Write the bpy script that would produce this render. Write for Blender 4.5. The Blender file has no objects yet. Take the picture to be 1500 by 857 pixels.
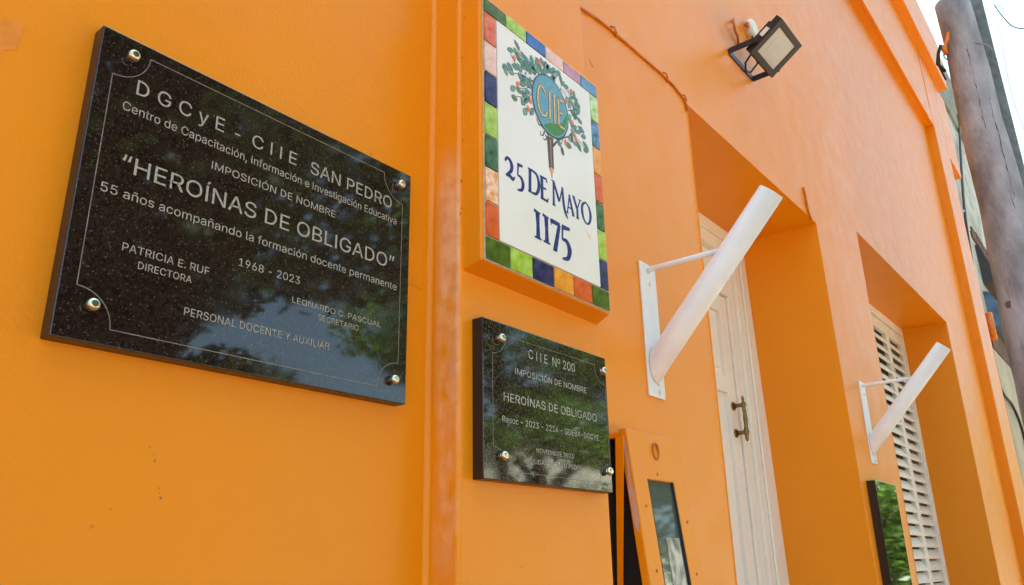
import bpy, bmesh, math, random
from mathutils import Vector, Matrix
random.seed(11)
sc = bpy.context.scene
PI = math.pi
H = 1.5                                   # camera height; all heights below are written relative to it

# ------------------------------------------------------------------ camera
cd = bpy.data.cameras.new("camera"); cam = bpy.data.objects.new("camera", cd)
sc.collection.objects.link(cam); sc.camera = cam
cd.sensor_width = 36; cd.lens = 27.995; cd.clip_start = 0.05; cd.clip_end = 800
cam.matrix_world = Matrix(((0.62177197, -0.2455775, -0.74370108, 0),
                           (-0.78296402, -0.21812809, -0.58256972, -1.0),
                           (-0.01915608, 0.94451671, -0.32790428, H),
                           (0, 0, 0, 1)))
# ------------------------------------------------------------------ light
SUN_EL, SUN_ROT = math.radians(64), 0.0
world = bpy.data.worlds.new("World"); sc.world = world; world.use_nodes = True
wn = world.node_tree; bg = wn.nodes["Background"]
sky = wn.nodes.new("ShaderNodeTexSky"); sky.sky_type = 'NISHITA'; sky.sun_disc = False
sky.sun_elevation = SUN_EL; sky.sun_rotation = SUN_ROT
sky.air_density = 0.7; sky.dust_density = 6.0; sky.ozone_density = 0.3; sky.altitude = 30
wn.links.new(sky.outputs[0], bg.inputs[0]); bg.inputs[1].default_value = 0.15
sl = bpy.data.lights.new("sun", 'SUN'); sl.energy = 4.0; sl.angle = math.radians(0.55); sl.color = (1, .95, .87)
so = bpy.data.objects.new("sun", sl); sc.collection.objects.link(so)
so.rotation_euler = (-(PI / 2 - SUN_EL), 0, 0)          # light comes from +Y (behind the facade)
sc.view_settings.view_transform = 'Standard'; sc.view_settings.look = 'None'
sc.view_settings.gamma = 1; sc.view_settings.use_curve_mapping = False
sc.view_settings.exposure = 2.38
sc.view_settings.use_white_balance = True; sc.view_settings.white_balance_temperature = 6400; sc.view_settings.white_balance_tint = -18
sc.cycles.max_bounces = 10; sc.cycles.diffuse_bounces = 5; sc.cycles.glossy_bounces = 4

# ------------------------------------------------------------------ materials
def srgb(r, g, b):
    f = lambda c: (c / 255 / 12.92) if c / 255 <= .04045 else ((c / 255 + .055) / 1.055) ** 2.4
    return (f(r), f(g), f(b), 1)
def mat(name, col, rough=.6, metal=0., spec=.5, noise=0., nscale=6., bump=0., bscale=80., coat=0., col2=None, stretch=(1, 1, 1)):
    m = bpy.data.materials.new(name); m.use_nodes = True
    nt = m.node_tree; b = nt.nodes["Principled BSDF"]
    c = tuple(col) + ((1,) if len(col) == 3 else ())
    b.inputs["Base Color"].default_value = c
    b.inputs["Roughness"].default_value = rough; b.inputs["Metallic"].default_value = metal
    b.inputs["Specular IOR Level"].default_value = spec; b.inputs["Coat Weight"].default_value = coat
    b.inputs["Coat Roughness"].default_value = .1
    tc = nt.nodes.new("ShaderNodeTexCoord"); mp = nt.nodes.new("ShaderNodeMapping")
    mp.inputs["Scale"].default_value = stretch
    nt.links.new(tc.outputs["Object"], mp.inputs[0])
    if noise > 0:
        n = nt.nodes.new("ShaderNodeTexNoise"); n.inputs["Scale"].default_value = nscale; n.inputs["Detail"].default_value = 6
        nt.links.new(mp.outputs[0], n.inputs[0])
        mx = nt.nodes.new("ShaderNodeMix"); mx.data_type = 'RGBA'
        k = 1 - noise
        mx.inputs[6].default_value = c
        mx.inputs[7].default_value = col2 if col2 else (c[0] * k, c[1] * k, c[2] * k, 1)
        r = nt.nodes.new("ShaderNodeMapRange"); r.inputs[1].default_value = .35; r.inputs[2].default_value = .68
        nt.links.new(n.outputs[0], r.inputs[0]); nt.links.new(r.outputs[0], mx.inputs[0])
        nt.links.new(mx.outputs[2], b.inputs["Base Color"])
    if bump > 0:
        n2 = nt.nodes.new("ShaderNodeTexNoise"); n2.inputs["Scale"].default_value = bscale; n2.inputs["Detail"].default_value = 4
        nt.links.new(mp.outputs[0], n2.inputs[0])
        bp = nt.nodes.new("ShaderNodeBump"); bp.inputs["Strength"].default_value = 1; bp.inputs["Distance"].default_value = bump
        nt.links.new(n2.outputs[0], bp.inputs["Height"]); nt.links.new(bp.outputs[0], b.inputs["Normal"])
    return m

def paint_material(name, worn=False):
    """satin orange masonry paint: brush and roller relief, faint patchiness, small flecks"""
    m = bpy.data.materials.new(name); m.use_nodes = True
    nt = m.node_tree; L = nt.links; b = nt.nodes["Principled BSDF"]
    tc = nt.nodes.new("ShaderNodeTexCoord")
    def noise(scale, detail, st=(1, 1, 1), rough=.5):
        mp = nt.nodes.new("ShaderNodeMapping"); mp.inputs["Scale"].default_value = st
        n = nt.nodes.new("ShaderNodeTexNoise"); n.inputs["Scale"].default_value = scale
        n.inputs["Detail"].default_value = detail; n.inputs["Roughness"].default_value = rough
        L.new(tc.outputs["Object"], mp.inputs[0]); L.new(mp.outputs[0], n.inputs[0]); return n.outputs[0]
    def rng(x, a, c, o0=0., o1=1.):
        r = nt.nodes.new("ShaderNodeMapRange"); r.inputs[1].default_value = a; r.inputs[2].default_value = c
        r.inputs[3].default_value = o0; r.inputs[4].default_value = o1
        L.new(x, r.inputs[0]); return r.outputs[0]
    def mix(f, a, c):
        x = nt.nodes.new("ShaderNodeMix"); x.data_type = 'RGBA'; L.new(f, x.inputs[0])
        for v, i in ((a, 6), (c, 7)):
            if isinstance(v, tuple): x.inputs[i].default_value = v
            else: L.new(v, x.inputs[i])
        return x.outputs[2]
    def math_(op, a, c):
        x = nt.nodes.new("ShaderNodeMath"); x.operation = op
        for v, i in ((a, 0), (c, 1)):
            if isinstance(v, (int, float)): x.inputs[i].default_value = v
            else: L.new(v, x.inputs[i])
        return x.outputs[0]
    base = (.77, .268, .003, 1); base2 = (.755, .252, .003, 1); pale = (.79, .272, .006, 1)
    col = mix(rng(noise(1.6, 5), .35, .65), base, base2)
    col = mix(rng(noise(4, 6, (1, 1, .25)), .52, .75, 0, .5), col, pale)
    fle = rng(noise(55, 2), .74, .78, 0, .55)
    col = mix(fle, col, (.45, .12, .012, 1))
    if worn:
        sp = nt.nodes.new("ShaderNodeSeparateXYZ"); L.new(tc.outputs["Object"], sp.inputs[0])
        z = sp.outputs[2]; y = sp.outputs[1]
        band = math_('MULTIPLY', rng(z, H - .12, H + .10), rng(z, H + .80, H + .70))
        edge = math_('MULTIPLY', math_('MULTIPLY', rng(y, -.012, -.034), band), rng(y, -.0749, -.0715))
        ns = math_('ADD', noise(22, 8, (1, 1, .35), .65), math_('MULTIPLY', rng(z, H + .2, H + .62), .12))
        wear = math_('MULTIPLY', edge, rng(ns, .40, .62, 0, .75))
        col = mix(wear, col, mix(rng(noise(30, 4), .4, .6), (.82, .46, .25, 1), (.72, .33, .16, 1)))
    L.new(col, b.inputs["Base Color"])
    rgh = rng(noise(9, 4), .3, .7, .36, .46)
    if worn: rgh = math_('ADD', rgh, math_('MULTIPLY', wear, .4))
    L.new(rgh, b.inputs["Roughness"])
    b.inputs["Specular IOR Level"].default_value = .44
    h = math_('ADD', math_('MULTIPLY', noise(150, 3), .0006), math_('MULTIPLY', noise(34, 4, (1, 1, .3)), .0004))
    h = math_('ADD', h, math_('MULTIPLY', noise(3.2, 3), .0045))
    bp = nt.nodes.new("ShaderNodeBump"); bp.inputs["Distance"].default_value = 1; bp.inputs["Strength"].default_value = .8
    L.new(h, bp.inputs["Height"]); L.new(bp.outputs[0], b.inputs["Normal"])
    return m

def granite_material(name, fleck):
    m = bpy.data.materials.new(name); m.use_nodes = True
    nt = m.node_tree; L = nt.links; b = nt.nodes["Principled BSDF"]
    tc = nt.nodes.new("ShaderNodeTexCoord")
    def vor(s):
        v = nt.nodes.new("ShaderNodeTexVoronoi"); v.inputs["Scale"].default_value = s
        L.new(tc.outputs["Object"], v.inputs[0]); return v
    def nz(s, d=3):
        v = nt.nodes.new("ShaderNodeTexNoise"); v.inputs["Scale"].default_value = s; v.inputs["Detail"].default_value = d
        L.new(tc.outputs["Object"], v.inputs[0]); return v.outputs[0]
    def rng(x, a, c, o0=0., o1=1.):
        r = nt.nodes.new("ShaderNodeMapRange"); r.inputs[1].default_value = a; r.inputs[2].default_value = c
        r.inputs[3].default_value = o0; r.inputs[4].default_value = o1
        L.new(x, r.inputs[0]); return r.outputs[0]
    def mix(f, a, c):
        x = nt.nodes.new("ShaderNodeMix"); x.data_type = 'RGBA'; L.new(f, x.inputs[0])
        for v, i in ((a, 6), (c, 7)):
            if isinstance(v, tuple): x.inputs[i].default_value = v
            else: L.new(v, x.inputs[i])
        return x.outputs[2]
    v = vor(420); sp = nt.nodes.new("ShaderNodeSeparateColor"); L.new(v.outputs["Color"], sp.inputs[0])
    col = mix(rng(sp.outputs[0], .2, .9), (.0115, .0066, .0050, 1), (.030, .0195, .0160, 1))
    v2 = vor(430); sp2 = nt.nodes.new("ShaderNodeSeparateColor"); L.new(v2.outputs["Color"], sp2.inputs[0])
    col = mix(rng(sp2.outputs[1], 1 - fleck, 1 - fleck + .03, 0, .8), col, (.085, .075, .066, 1))
    smear = nt.nodes.new("ShaderNodeMath"); smear.operation = 'MULTIPLY'
    L.new(rng(nz(9, 5), .66, .80), smear.inputs[0]); L.new(rng(nz(60, 3), .45, .65), smear.inputs[1])
    col = mix(rng(smear.outputs[0], 0, 1, 0, .16), col, (.10, .095, .085, 1))
    L.new(col, b.inputs["Base Color"])
    L.new(rng(nz(14, 4), .4, .7, .03, .07), b.inputs["Roughness"])
    b.inputs["Specular IOR Level"].default_value = .8
    return m

M = {}
M['orange'] = paint_material('orange_masonry_paint')
M['worn'] = paint_material('worn_orange_masonry_paint', True)
M['granite'] = granite_material('black_granite', .05)
M['granite2'] = granite_material('speckled_dark_granite', .19)
M['granite_side'] = mat('sawn_granite_edge', (.020, .012, .010), .35, noise=.5, nscale=200, bump=.0002, bscale=300)
M['engrave'] = mat('engraved_grey', (.43, .41, .37), .8, noise=.45, nscale=300)
M['engrave2'] = mat('engraved_pale_grey', (.52, .52, .49), .8, noise=.5, nscale=260)
M['hairline'] = mat('engraved_hairline', (.25, .23, .20), .8, noise=.5, nscale=120)
M['screw'] = mat('aged_brass_chrome', (.72, .68, .52), .22, 1, noise=.25, nscale=90)
M['white_tile'] = mat('glazed_white_panel', (.80, .79, .80), .12, noise=.05, nscale=5, spec=.3)
M['grout'] = mat('pale_grout', (.55, .52, .42), .85, noise=.3, nscale=80)
M['white_metal'] = mat('white_enamel_steel', (.78, .77, .80), .38, noise=.08, nscale=18, bump=.0002, bscale=50)
M['black_metal'] = mat('black_coated_aluminium', (.012, .011, .018), .42, noise=.2, nscale=60)
M['lens'] = mat('frosted_lamp_glass', (.46, .50, .58), .18, noise=.06, nscale=12, coat=.5)
M['reflector'] = mat('lamp_reflector', (.44, .47, .54), .3, .3)
M['white_plastic'] = mat('white_plastic', (.72, .74, .74), .4, noise=.06, nscale=40)
M['door'] = mat('cream_white_door_paint', (.84, .825, .78), .42, noise=.07, nscale=5, bump=.0006, bscale=22, stretch=(1, 1, .3))
M['shutter'] = mat('cream_shutter_paint', (.84, .83, .79), .45, noise=.10, nscale=12, bump=.0003, bscale=60)
M['dark'] = mat('dark_interior', (.012, .009, .008), .8)
M['brass'] = mat('antique_brass', (.30, .20, .08), .35, .9, noise=.5, nscale=90)
M['pole'] = mat('weathered_grey_pole', (.38, .40, .50), .85, noise=.62, nscale=7, bump=.012, bscale=38, stretch=(1, 1, .45))
M['pole2'] = mat('blue_grey_conduit', (.15, .18, .215), .7, noise=.5, nscale=14, bump=.002, bscale=40)
M['cable'] = mat('black_cable', (.02, .02, .022), .6)
M['orange_cable'] = mat('painted_over_cable', (.60, .17, .02), .5, noise=.3, nscale=30)
M['render'] = mat('weathered_white_render', (.60, .61, .59), .9, noise=.45, nscale=4, bump=.006, bscale=20)
M['cement'] = mat('grey_green_cement', (.30, .31, .27), .9, noise=.4, nscale=6, bump=.004, bscale=30)
M['cream'] = mat('cream_render', (.52, .48, .38), .9, noise=.25, nscale=3, bump=.002, bscale=30)
M['brick'] = mat('brown_brick', (.17, .10, .075), .9, noise=.5, nscale=14, bump=.003, bscale=50)
M['awning_dark'] = mat('charcoal_awning', (.05, .05, .06), .6, noise=.3, nscale=8)
M['awning_blue'] = mat('blue_awning', (.10, .21, .36), .3, noise=.6, nscale=5, stretch=(3, 1, 1))
M['glass'] = mat('reflective_pane', (.10, .12, .11), .04, spec=1.0, noise=.3, nscale=8)
M['clear'] = mat('black_mirror_plaque', (.006, .006, .006), .03, spec=1.0)
M['paper'] = mat('faded_meter_label', (.62, .60, .54), .4, noise=.8, nscale=45, stretch=(1, 1, .6))
M['pave'] = mat('bounce_reddened_sidewalk', (.42, .17, .10), .85, noise=.25, nscale=3, bump=.002, bscale=40)  # unseen sidewalk; red chosen so its bounce light reddens the recesses
M['kerb'] = mat('kerb_concrete', (.36, .35, .32), .9, noise=.2, nscale=6)
M['road'] = mat('bounce_warmed_road', (.30, .215, .165), .9, noise=.3, nscale=4, bump=.004, bscale=60)  # unseen road, toned warm for the light it bounces onto the facade
M['earth'] = mat('dry_grass_earth', (.14, .13, .07), .95, noise=.5, nscale=.5)
M['bark'] = mat('bark', (.09, .065, .045), .95, noise=.5, nscale=14, bump=.01, bscale=20)
M['leaf'] = mat('street_tree_leaf', (.055, .105, .022), .5, noise=.6, nscale=1.2)
M['leaf_b'] = mat('bright_tree_leaf', (.12, .21, .035), .4, noise=.5, nscale=1.5)
for k_ in ('leaf', 'leaf_b'):
    nt = M[k_].node_tree; b_ = nt.nodes["Principled BSDF"]; out_ = nt.nodes["Material Output"]
    tr_ = nt.nodes.new("ShaderNodeBsdfTranslucent"); tr_.inputs[0].default_value = (.20, .34, .05, 1) if k_ == 'leaf_b' else (.05, .075, .02, 1)
    mx_ = nt.nodes.new("ShaderNodeMixShader"); mx_.inputs[0].default_value = .4
    nt.links.new(b_.outputs[0], mx_.inputs[1]); nt.links.new(tr_.outputs[0], mx_.inputs[2]); nt.links.new(mx_.outputs[0], out_.inputs[0])
M['facade'] = mat('white_facade', (.62, .60, .55), .85, noise=.12, nscale=2)
M['rooftile'] = mat('grey_roof', (.16, .13, .11), .9, noise=.4, nscale=5)

# ------------------------------------------------------------------ mesh helpers (z is relative to the camera height)
def link(o): sc.collection.objects.link(o); return o
class MB:
    def __init__(s): s.v = []; s.f = []; s.m = []; s.sm = []
    def face(s, pts, m=0, smooth=False):
        i = len(s.v); s.v += [tuple(p) for p in pts]; s.f.append(tuple(range(i, i + len(pts)))); s.m.append(m); s.sm.append(smooth)
    def idx(s, vs, fs, m=0, smooth=False):
        i = len(s.v); s.v += [tuple(p) for p in vs]
        for f in fs: s.f.append(tuple(i + k for k in f)); s.m.append(m); s.sm.append(smooth)
    def box(s, x0, x1, y0, y1, z0, z1, m=0):
        if x0 > x1: x0, x1 = x1, x0
        if y0 > y1: y0, y1 = y1, y0
        if z0 > z1: z0, z1 = z1, z0
        s.idx([(x0, y0, z0), (x1, y0, z0), (x1, y1, z0), (x0, y1, z0), (x0, y0, z1), (x1, y0, z1), (x1, y1, z1), (x0, y1, z1)],
              [(0, 3, 2, 1), (4, 5, 6, 7), (0, 1, 5, 4), (1, 2, 6, 5), (2, 3, 7, 6), (3, 0, 4, 7)], m)
    def hexa(s, p, m=0):   # 8 corners, same order as box
        s.idx(p, [(0, 3, 2, 1), (4, 5, 6, 7), (0, 1, 5, 4), (1, 2, 6, 5), (2, 3, 7, 6), (3, 0, 4, 7)], m)
    def prism(s, poly, y0, y1, m=0):   # polygon in XZ, front at y0 (nearer the street)
        a = sum(poly[i][0] * poly[(i + 1) % len(poly)][1] - poly[(i + 1) % len(poly)][0] * poly[i][1] for i in range(len(poly)))
        if a < 0: poly = poly[::-1]
        n = len(poly)
        s.idx([(x, y0, z) for x, z in poly] + [(x, y1, z) for x, z in poly],
              [tuple(range(n)), tuple(range(2 * n - 1, n - 1, -1))] + [(i, i + n, (i + 1) % n + n, (i + 1) % n) for i in range(n)], m)
    def tube(s, path, r, n=12, m=0, cap=True, smooth=True):
        P = [Vector(p) for p in path]; rr = r if isinstance(r, (list, tuple)) else [r] * len(P)
        rings = []; prev = None
        for i, p in enumerate(P):
            d = (P[min(i + 1, len(P) - 1)] - P[max(i - 1, 0)]).normalized()
            if prev is None:
                u = d.cross(Vector((0, 0, 1)));
                if u.length < 1e-3: u = d.cross(Vector((1, 0, 0)))
            else: u = prev - d * prev.dot(d)
            u.normalize(); w = d.cross(u); prev = u
            rings.append([p + (u * math.cos(2 * PI * k / n) + w * math.sin(2 * PI * k / n)) * rr[i] for k in range(n)])
        b = len(s.v); s.v += [tuple(q) for R in rings for q in R]
        for i in range(len(P) - 1):
            for k in range(n):
                s.f.append((b + i * n + k, b + i * n + (k + 1) % n, b + (i + 1) * n + (k + 1) % n, b + (i + 1) * n + k)); s.m.append(m); s.sm.append(smooth)
        if cap:
            s.f.append(tuple(b + k for k in range(n))[::-1]); s.m.append(m); s.sm.append(False)
            s.f.append(tuple(b + (len(P) - 1) * n + k for k in range(n))); s.m.append(m); s.sm.append(False)
    def ribbon(s, pts, w, y, m=0, th=.0004):  # flat stroke in XZ at depth y
        P = [Vector((p[0], p[1])) for p in pts]; ww = w if isinstance(w, (list, tuple)) else [w] * len(P)
        L, R = [], []
        for i, p in enumerate(P):
            d = (P[min(i + 1, len(P) - 1)] - P[max(i - 1, 0)]); d.normalize(); nrm = Vector((-d.y, d.x)) * ww[i] / 2
            L.append(p + nrm); R.append(p - nrm)
        for i in range(len(P) - 1):
            q = [L[i], L[i + 1], R[i + 1], R[i]]
            s.prism([(a.x, a.y) for a in q], y - th, y, m)
    def build(s, name, mats, parent=None, origin=None, bevel=0, seg=2, kind=None):
        if origin is None:
            origin = (0, 0, 0)
            if parent is not None:
                bpy_loc = parent
                o = Vector((0, 0, 0)); q = parent
                while q is not None: o += Vector(q.location); q = q.parent
                origin = (o.x, o.y, o.z)
                loc = (0, 0, 0)
            else:
                xs = [v[0] for v in s.v]; ys = [v[1] for v in s.v]; zs = [v[2] for v in s.v]
                origin = ((min(xs) + max(xs)) / 2, (min(ys) + max(ys)) / 2, min(zs) + H); loc = origin
        else:
            origin = (origin[0], origin[1], origin[2] + H)
            loc = origin
            if parent is not None:
                o = Vector(origin); q = parent
                while q is not None: o -= Vector(q.location); q = q.parent
                loc = tuple(o)
        me = bpy.data.meshes.new(name)
        me.from_pydata([(x - origin[0], y - origin[1], z + H - origin[2]) for x, y, z in s.v], [], s.f)
        for k in (mats if isinstance(mats, list) else [mats]): me.materials.append(M[k] if isinstance(k, str) else k)
        me.polygons.foreach_set("material_index", s.m); me.polygons.foreach_set("use_smooth", s.sm)
        me.update()
        o = link(bpy.data.objects.new(name, me)); o.location = loc; o.parent = parent
        if bevel:
            bv = o.modifiers.new("bevel", 'BEVEL'); bv.width = bevel; bv.segments = seg; bv.limit_method = 'ANGLE'; bv.angle_limit = math.radians(40)
        if kind: o['kind'] = kind
        return o
def tag(o, label, cat, group=None):
    o['label'] = label; o['category'] = cat
    if group: o['group'] = group
    return o
def thing(name, loc, label, cat, group=None):
    o = link(bpy.data.objects.new(name, None)); o.location = (loc[0], loc[1], loc[2] + H); o.empty_display_size = .1
    return tag(o, label, cat, group)
def structure(name, mb, m, origin=(0, 0, 0)):
    return mb.build(name, m, origin=origin, kind='structure')
def clone(o, name, loc, parent):
    c = o.copy(); c.name = name; link(c); c.parent = parent; c.location = loc; return c
def copy_tree(o, parent=None, loc=None):
    c = o.copy(); link(c); c.parent = parent
    if loc is not None: c.location = loc
    for ch in list(o.children): copy_tree(ch, c)
    return c
def wobble(me, amp, seed=0):
    rnd = random.Random(seed)
    for v in me.vertices: v.co += Vector((rnd.uniform(-amp, amp), rnd.uniform(-amp, amp) * .3, rnd.uniform(-amp, amp)))

# ------------------------------------------------------------------ ground
g = MB(); g.box(-400, 400, -400, 400, -1.7, -1.66); structure('ground', g, 'earth')
g = MB(); g.box(-60, 90, -11.5, -3.2, -1.658, -1.65); structure('road', g, 'road')
g = MB(); g.box(-60, 90, -3.0, 9.0, -1.64, -1.5); structure('sidewalk', g, 'pave')
g = MB(); g.box(-60, 90, -3.2, -3.0, -1.66, -1.497); structure('kerb', g, 'kerb')
g = MB(); g.box(-60, 90, -16.0, -11.7, -1.655, -1.51); structure('far_sidewalk', g, 'pave')

# ------------------------------------------------------------------ the orange building
bld = thing('orange_building', (2, 0, -1.5), 'long orange painted townhouse facade with recessed door, shuttered window and cornice', 'building')
xs = [-9, 2.283, 3.617, 4.375, 6.656, 9.0]; zs = [-1.5, -.55, 1.519, 1.721, 5.0]
dx_r = lambda z: 3.617 + (1.519 - z) * .040 if z < 1.519 else 3.617      # door's right reveal leans a little
w = MB(); D = .46
def P(i, z, y=0):
    x = xs[i]
    if i == 2: x = dx_r(z)
    return (x, y, z)
for i in range(5):
    for j in range(4):
        if i == 1 and j < 2: continue
        if i == 3 and j in (1, 2): continue
        a, b = zs[j], zs[j + 1]
        w.face([P(i, a), P(i + 1, a), P(i + 1, b), P(i, b)])
for j in range(2):                                                    # door reveals
    a, b = zs[j], zs[j + 1]
    w.face([P(1, a), P(1, b), P(1, b, D), P(1, a, D)]); w.face([P(2, b), P(2, a), P(2, a, D), P(2, b, D)])
w.face([P(1, 1.519), P(2, 1.519), P(2, 1.519, D), P(1, 1.519, D)])
for a, b in ((-.55, 1.519), (1.519, 1.721)):
    w.face([P(3, a), P(3, b), P(3, b, D), P(3, a, D)]); w.face([P(4, b), P(4, a), P(4, a, D), P(4, b, D)])
w.face([P(3, 1.721), P(4, 1.721), P(4, 1.721, D), P(3, 1.721, D)])
w.face([P(4, -.55), P(3, -.55), P(3, -.55, D), P(4, -.55, D)])
wall = w.build('wall', 'orange', bld)
bm = bmesh.new(); bm.from_mesh(wall.data); bmesh.ops.remove_doubles(bm, verts=bm.verts, dist=.0005); bm.to_mesh(wall.data); bm.free()
bv = wall.modifiers.new("bevel", 'BEVEL'); bv.width = .003; bv.segments = 2; bv.limit_method = 'ANGLE'; bv.angle_limit = math.radians(30)
b = MB(); b.box(-9, 9.0, D + .02, 9, -1.5, 4.98); b.box(-9, 9.0, .03, 9.02, 4.985, 5.2); b.build('house_body', 'dark', bld)
# pilaster carrying the two signs; its street-side left edge is rubbed bare
pl = MB(); pl.box(1.024, 1.506, -.075, .02, -1.5, 3.93)
po = pl.build('pilaster', 'worn', bld, bevel=.009, seg=6)
cove = MB(); n = 10; 
FR = .012; arc = [(1.0245 - FR * (1 - math.sin(t)), .0005 - FR * (1 - math.cos(t))) for t in [PI / 2 * k / n for k in range(n + 1)]]
for k in range(n): cove.idx([(arc[k][0], arc[k][1], -1.5), (arc[k + 1][0], arc[k + 1][1], -1.5), (arc[k + 1][0], arc[k + 1][1], 3.9), (arc[k][0], arc[k][1], 3.9)], [(0, 1, 2, 3)], 0, False)
cove.build('corner_fillet', 'orange', bld)
pl = MB(); pl.box(7.75, 8.38, -.0765, .02, -1.5, 4.76); pl.build('pilaster', 'orange', bld, bevel=.006, seg=2)
pl = MB(); pl.box(-9, 7.748, -.0705, .02, 3.92, 4.765); pl.build('frieze', 'orange', bld, bevel=.006)
pl = MB(); pl.box(-9, 7.746, -.0745, -.05, 3.915, 4.10); pl.build('moulding', 'orange', bld, bevel=.004)
pl = MB(); pl.box(-9, 8.725, -.157, .03, 4.77, 5.35); pl.build('cornice', 'orange', bld, bevel=.006)
pl = MB(); pl.box(8.381, 8.97, -.0770, .02, 3.83, 4.765); pl.build('wall_band', 'orange', bld, bevel=.004)
pl = MB(); pl.box(-9, 8.6, -.02, .4, 5.352, 5.6); pl.build('parapet', 'orange', bld)
# plaster box the tiled sign is set on, its underside a little ragged
sp_ = MB()
sp_.hexa([(1.036, -.119, .538), (1.481, -.119, .536), (1.497, -.07, .522), (1.034, -.07, .525),
          (1.036, -.119, 1.135), (1.481, -.119, 1.137), (1.497, -.07, 1.14), (1.034, -.07, 1.137)])
so_ = sp_.build('sign_plinth', 'orange', bld, bevel=.004, seg=2)
M['chip_grey'] = mat('bare_render_chip', (.42, .24, .10), .9, noise=.4, nscale=200)
# flaked spots and scars in the paint
for (x, z, r, c) in ((.518, .156, .0030, 0), (.527, .140, .0042, 1), (.537, .106, .0030, 0), (.541, .094, .0045, 1), (.524, .147, .002, 1), (.539, .100, .002, 0)):
    c_ = MB(); r *= .72; pts = [(x + r * random.uniform(.5, 1) * math.cos(t) * .55, z + r * random.uniform(.6, 1.1) * math.sin(t)) for t in [2 * PI * k / 9 for k in range(9)]]
    c_.prism(pts, -.0006, .001); c_.build('paint_chip', 'chip_grey' if c else 'orange_cable', bld)
M['pale_filler'] = mat('pale_filler', (.78, .265, .018), .6, noise=.2, nscale=40)
for poly in ([(.262, .66), (.283, .668), (.281, .625), (.268, .618), (.264, .60), (.262, .56), (.256, .56), (.252, .64)],):
    c_ = MB(); c_.prism(poly, -.0007, .001); c_.build('filler_patch', 'pale_filler', bld)
for (x, z) in ((1.030, .652), (1.028, .640), (1.033, .800), (1.03, .71), (1.034, .885), (1.03, .99)):
    c_ = MB(); pts = [(x + .0022 * random.uniform(.5, 1) * math.cos(t), z + .0035 * random.uniform(.5, 1.1) * math.sin(t)) for t in [2 * PI * k / 7 for k in range(7)]]
    c_.prism(pts, -.0756, -.074); c_.build('paint_chip', 'orange_cable', bld)
c_ = MB(); c_.ribbon([(1.034, .637), (1.041, .6385), (1.050, .637)], .0012, -.0751); c_.build('paint_chip', 'orange_cable', bld)
c_ = MB(); c_.ribbon([(.962, .502), (.975, .499), (.984, .501), (.996, .497), (1.008, .499)], [.0003, .0008, .0006, .0010, .0004], -.0001); c_.build('hairline_crack', 'orange_cable', bld)
c_ = MB(); c_.ribbon([(1.655, 1.36), (1.66, 1.352), (1.672, 1.345)], .004, -.0002); c_.build('paint_chip', 'orange_cable', bld)

# door --------------------------------------------------------------
door = MB()
yf, yd = .366, .405
door.box(2.10, 3.90, yf + .012, .455, 1.40, 1.60)                 # head
door.box(3.50, 3.90, yf + .012, .455, -1.5, 1.40); door.box(2.10, 2.40, yf + .012, .455, -1.5, 1.40)
door.box(3.56, 3.90, yf, yf + .012, -1.5, 1.46); door.box(2.10, 2.34, yf, yf + .012, -1.5, 1.46)
door.box(2.10, 3.90, yf, yf + .012, 1.462, 1.60)
door.box(3.425, 3.499, yf + .028, .455, -1.5, 1.395); door.box(2.401, 2.475, yf + .028, .455, -1.5, 1.395)
door.box(2.475, 3.425, yf + .020, .455, 1.19, 1.26)                 # transom bar
door.box(2.475, 3.425, yf + .045, .45, 1.262, 1.399)
dfo = door.build('door', 'door', bld, bevel=.005, seg=2)
def leaf(x0, x1, hinge):
    l = MB(); fy = yd; st = .085
    l.box(x0, x0 + st, fy, .445, -1.48, 1.185); l.box(x1 - st, x1, fy, .445, -1.48, 1.185)
    rails = [(-1.48, -1.30), (-.52, -.42), (.72, .80), (1.10, 1.185)]
    for a, b_ in rails: l.box(x0 + st, x1 - st, fy, .445, a, b_)
    for (a, _), (_, c) in zip(rails[1:], rails[:-1]):
        l.box(x0 + st, x1 - st, fy + .016, .44, c, a)                 # recessed panel
        l.box(x0 + st + .03, x1 - st - .03, fy + .006, fy + .02, c + .03, a - .03)
    return l.build('leaf', 'door', dfo, bevel=.003)
leaf(2.479, 2.946, 0); leaf(2.952, 3.419, 1)
hd = MB(); hx = 3.372
for z in (.665, .545):
    hd.tube([(hx, yd, z), (hx, yd - .006, z)], [.020, .018], 14); hd.tube([(hx, yd - .006, z), (hx, yd - .028, z), (hx, yd - .045, z)], [.011, .008, .010], 10)
hd.tube([(hx, yd - .048, .705), (hx, yd - .048, .692), (hx, yd - .048, .682), (hx, yd - .048, .668), (hx, yd - .048, .652), (hx, yd - .05, .63), (hx, yd - .05, .60), (hx, yd - .05, .578), (hx, yd - .048, .562), (hx, yd - .048, .545), (hx, yd - .048, .528), (hx, yd - .048, .518), (hx, yd - .048, .505)],
        [.003, .007, .005, .0135, .008, .008, .010, .008, .009, .0135, .008, .009, .003], 12)
hd.build('handle', 'brass', dfo)
st_ = MB(); st_.box(2.20, 3.80, -.05, .40, -1.5, -1.44); st_.build('door_step', 'kerb', bld, bevel=.01)

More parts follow.
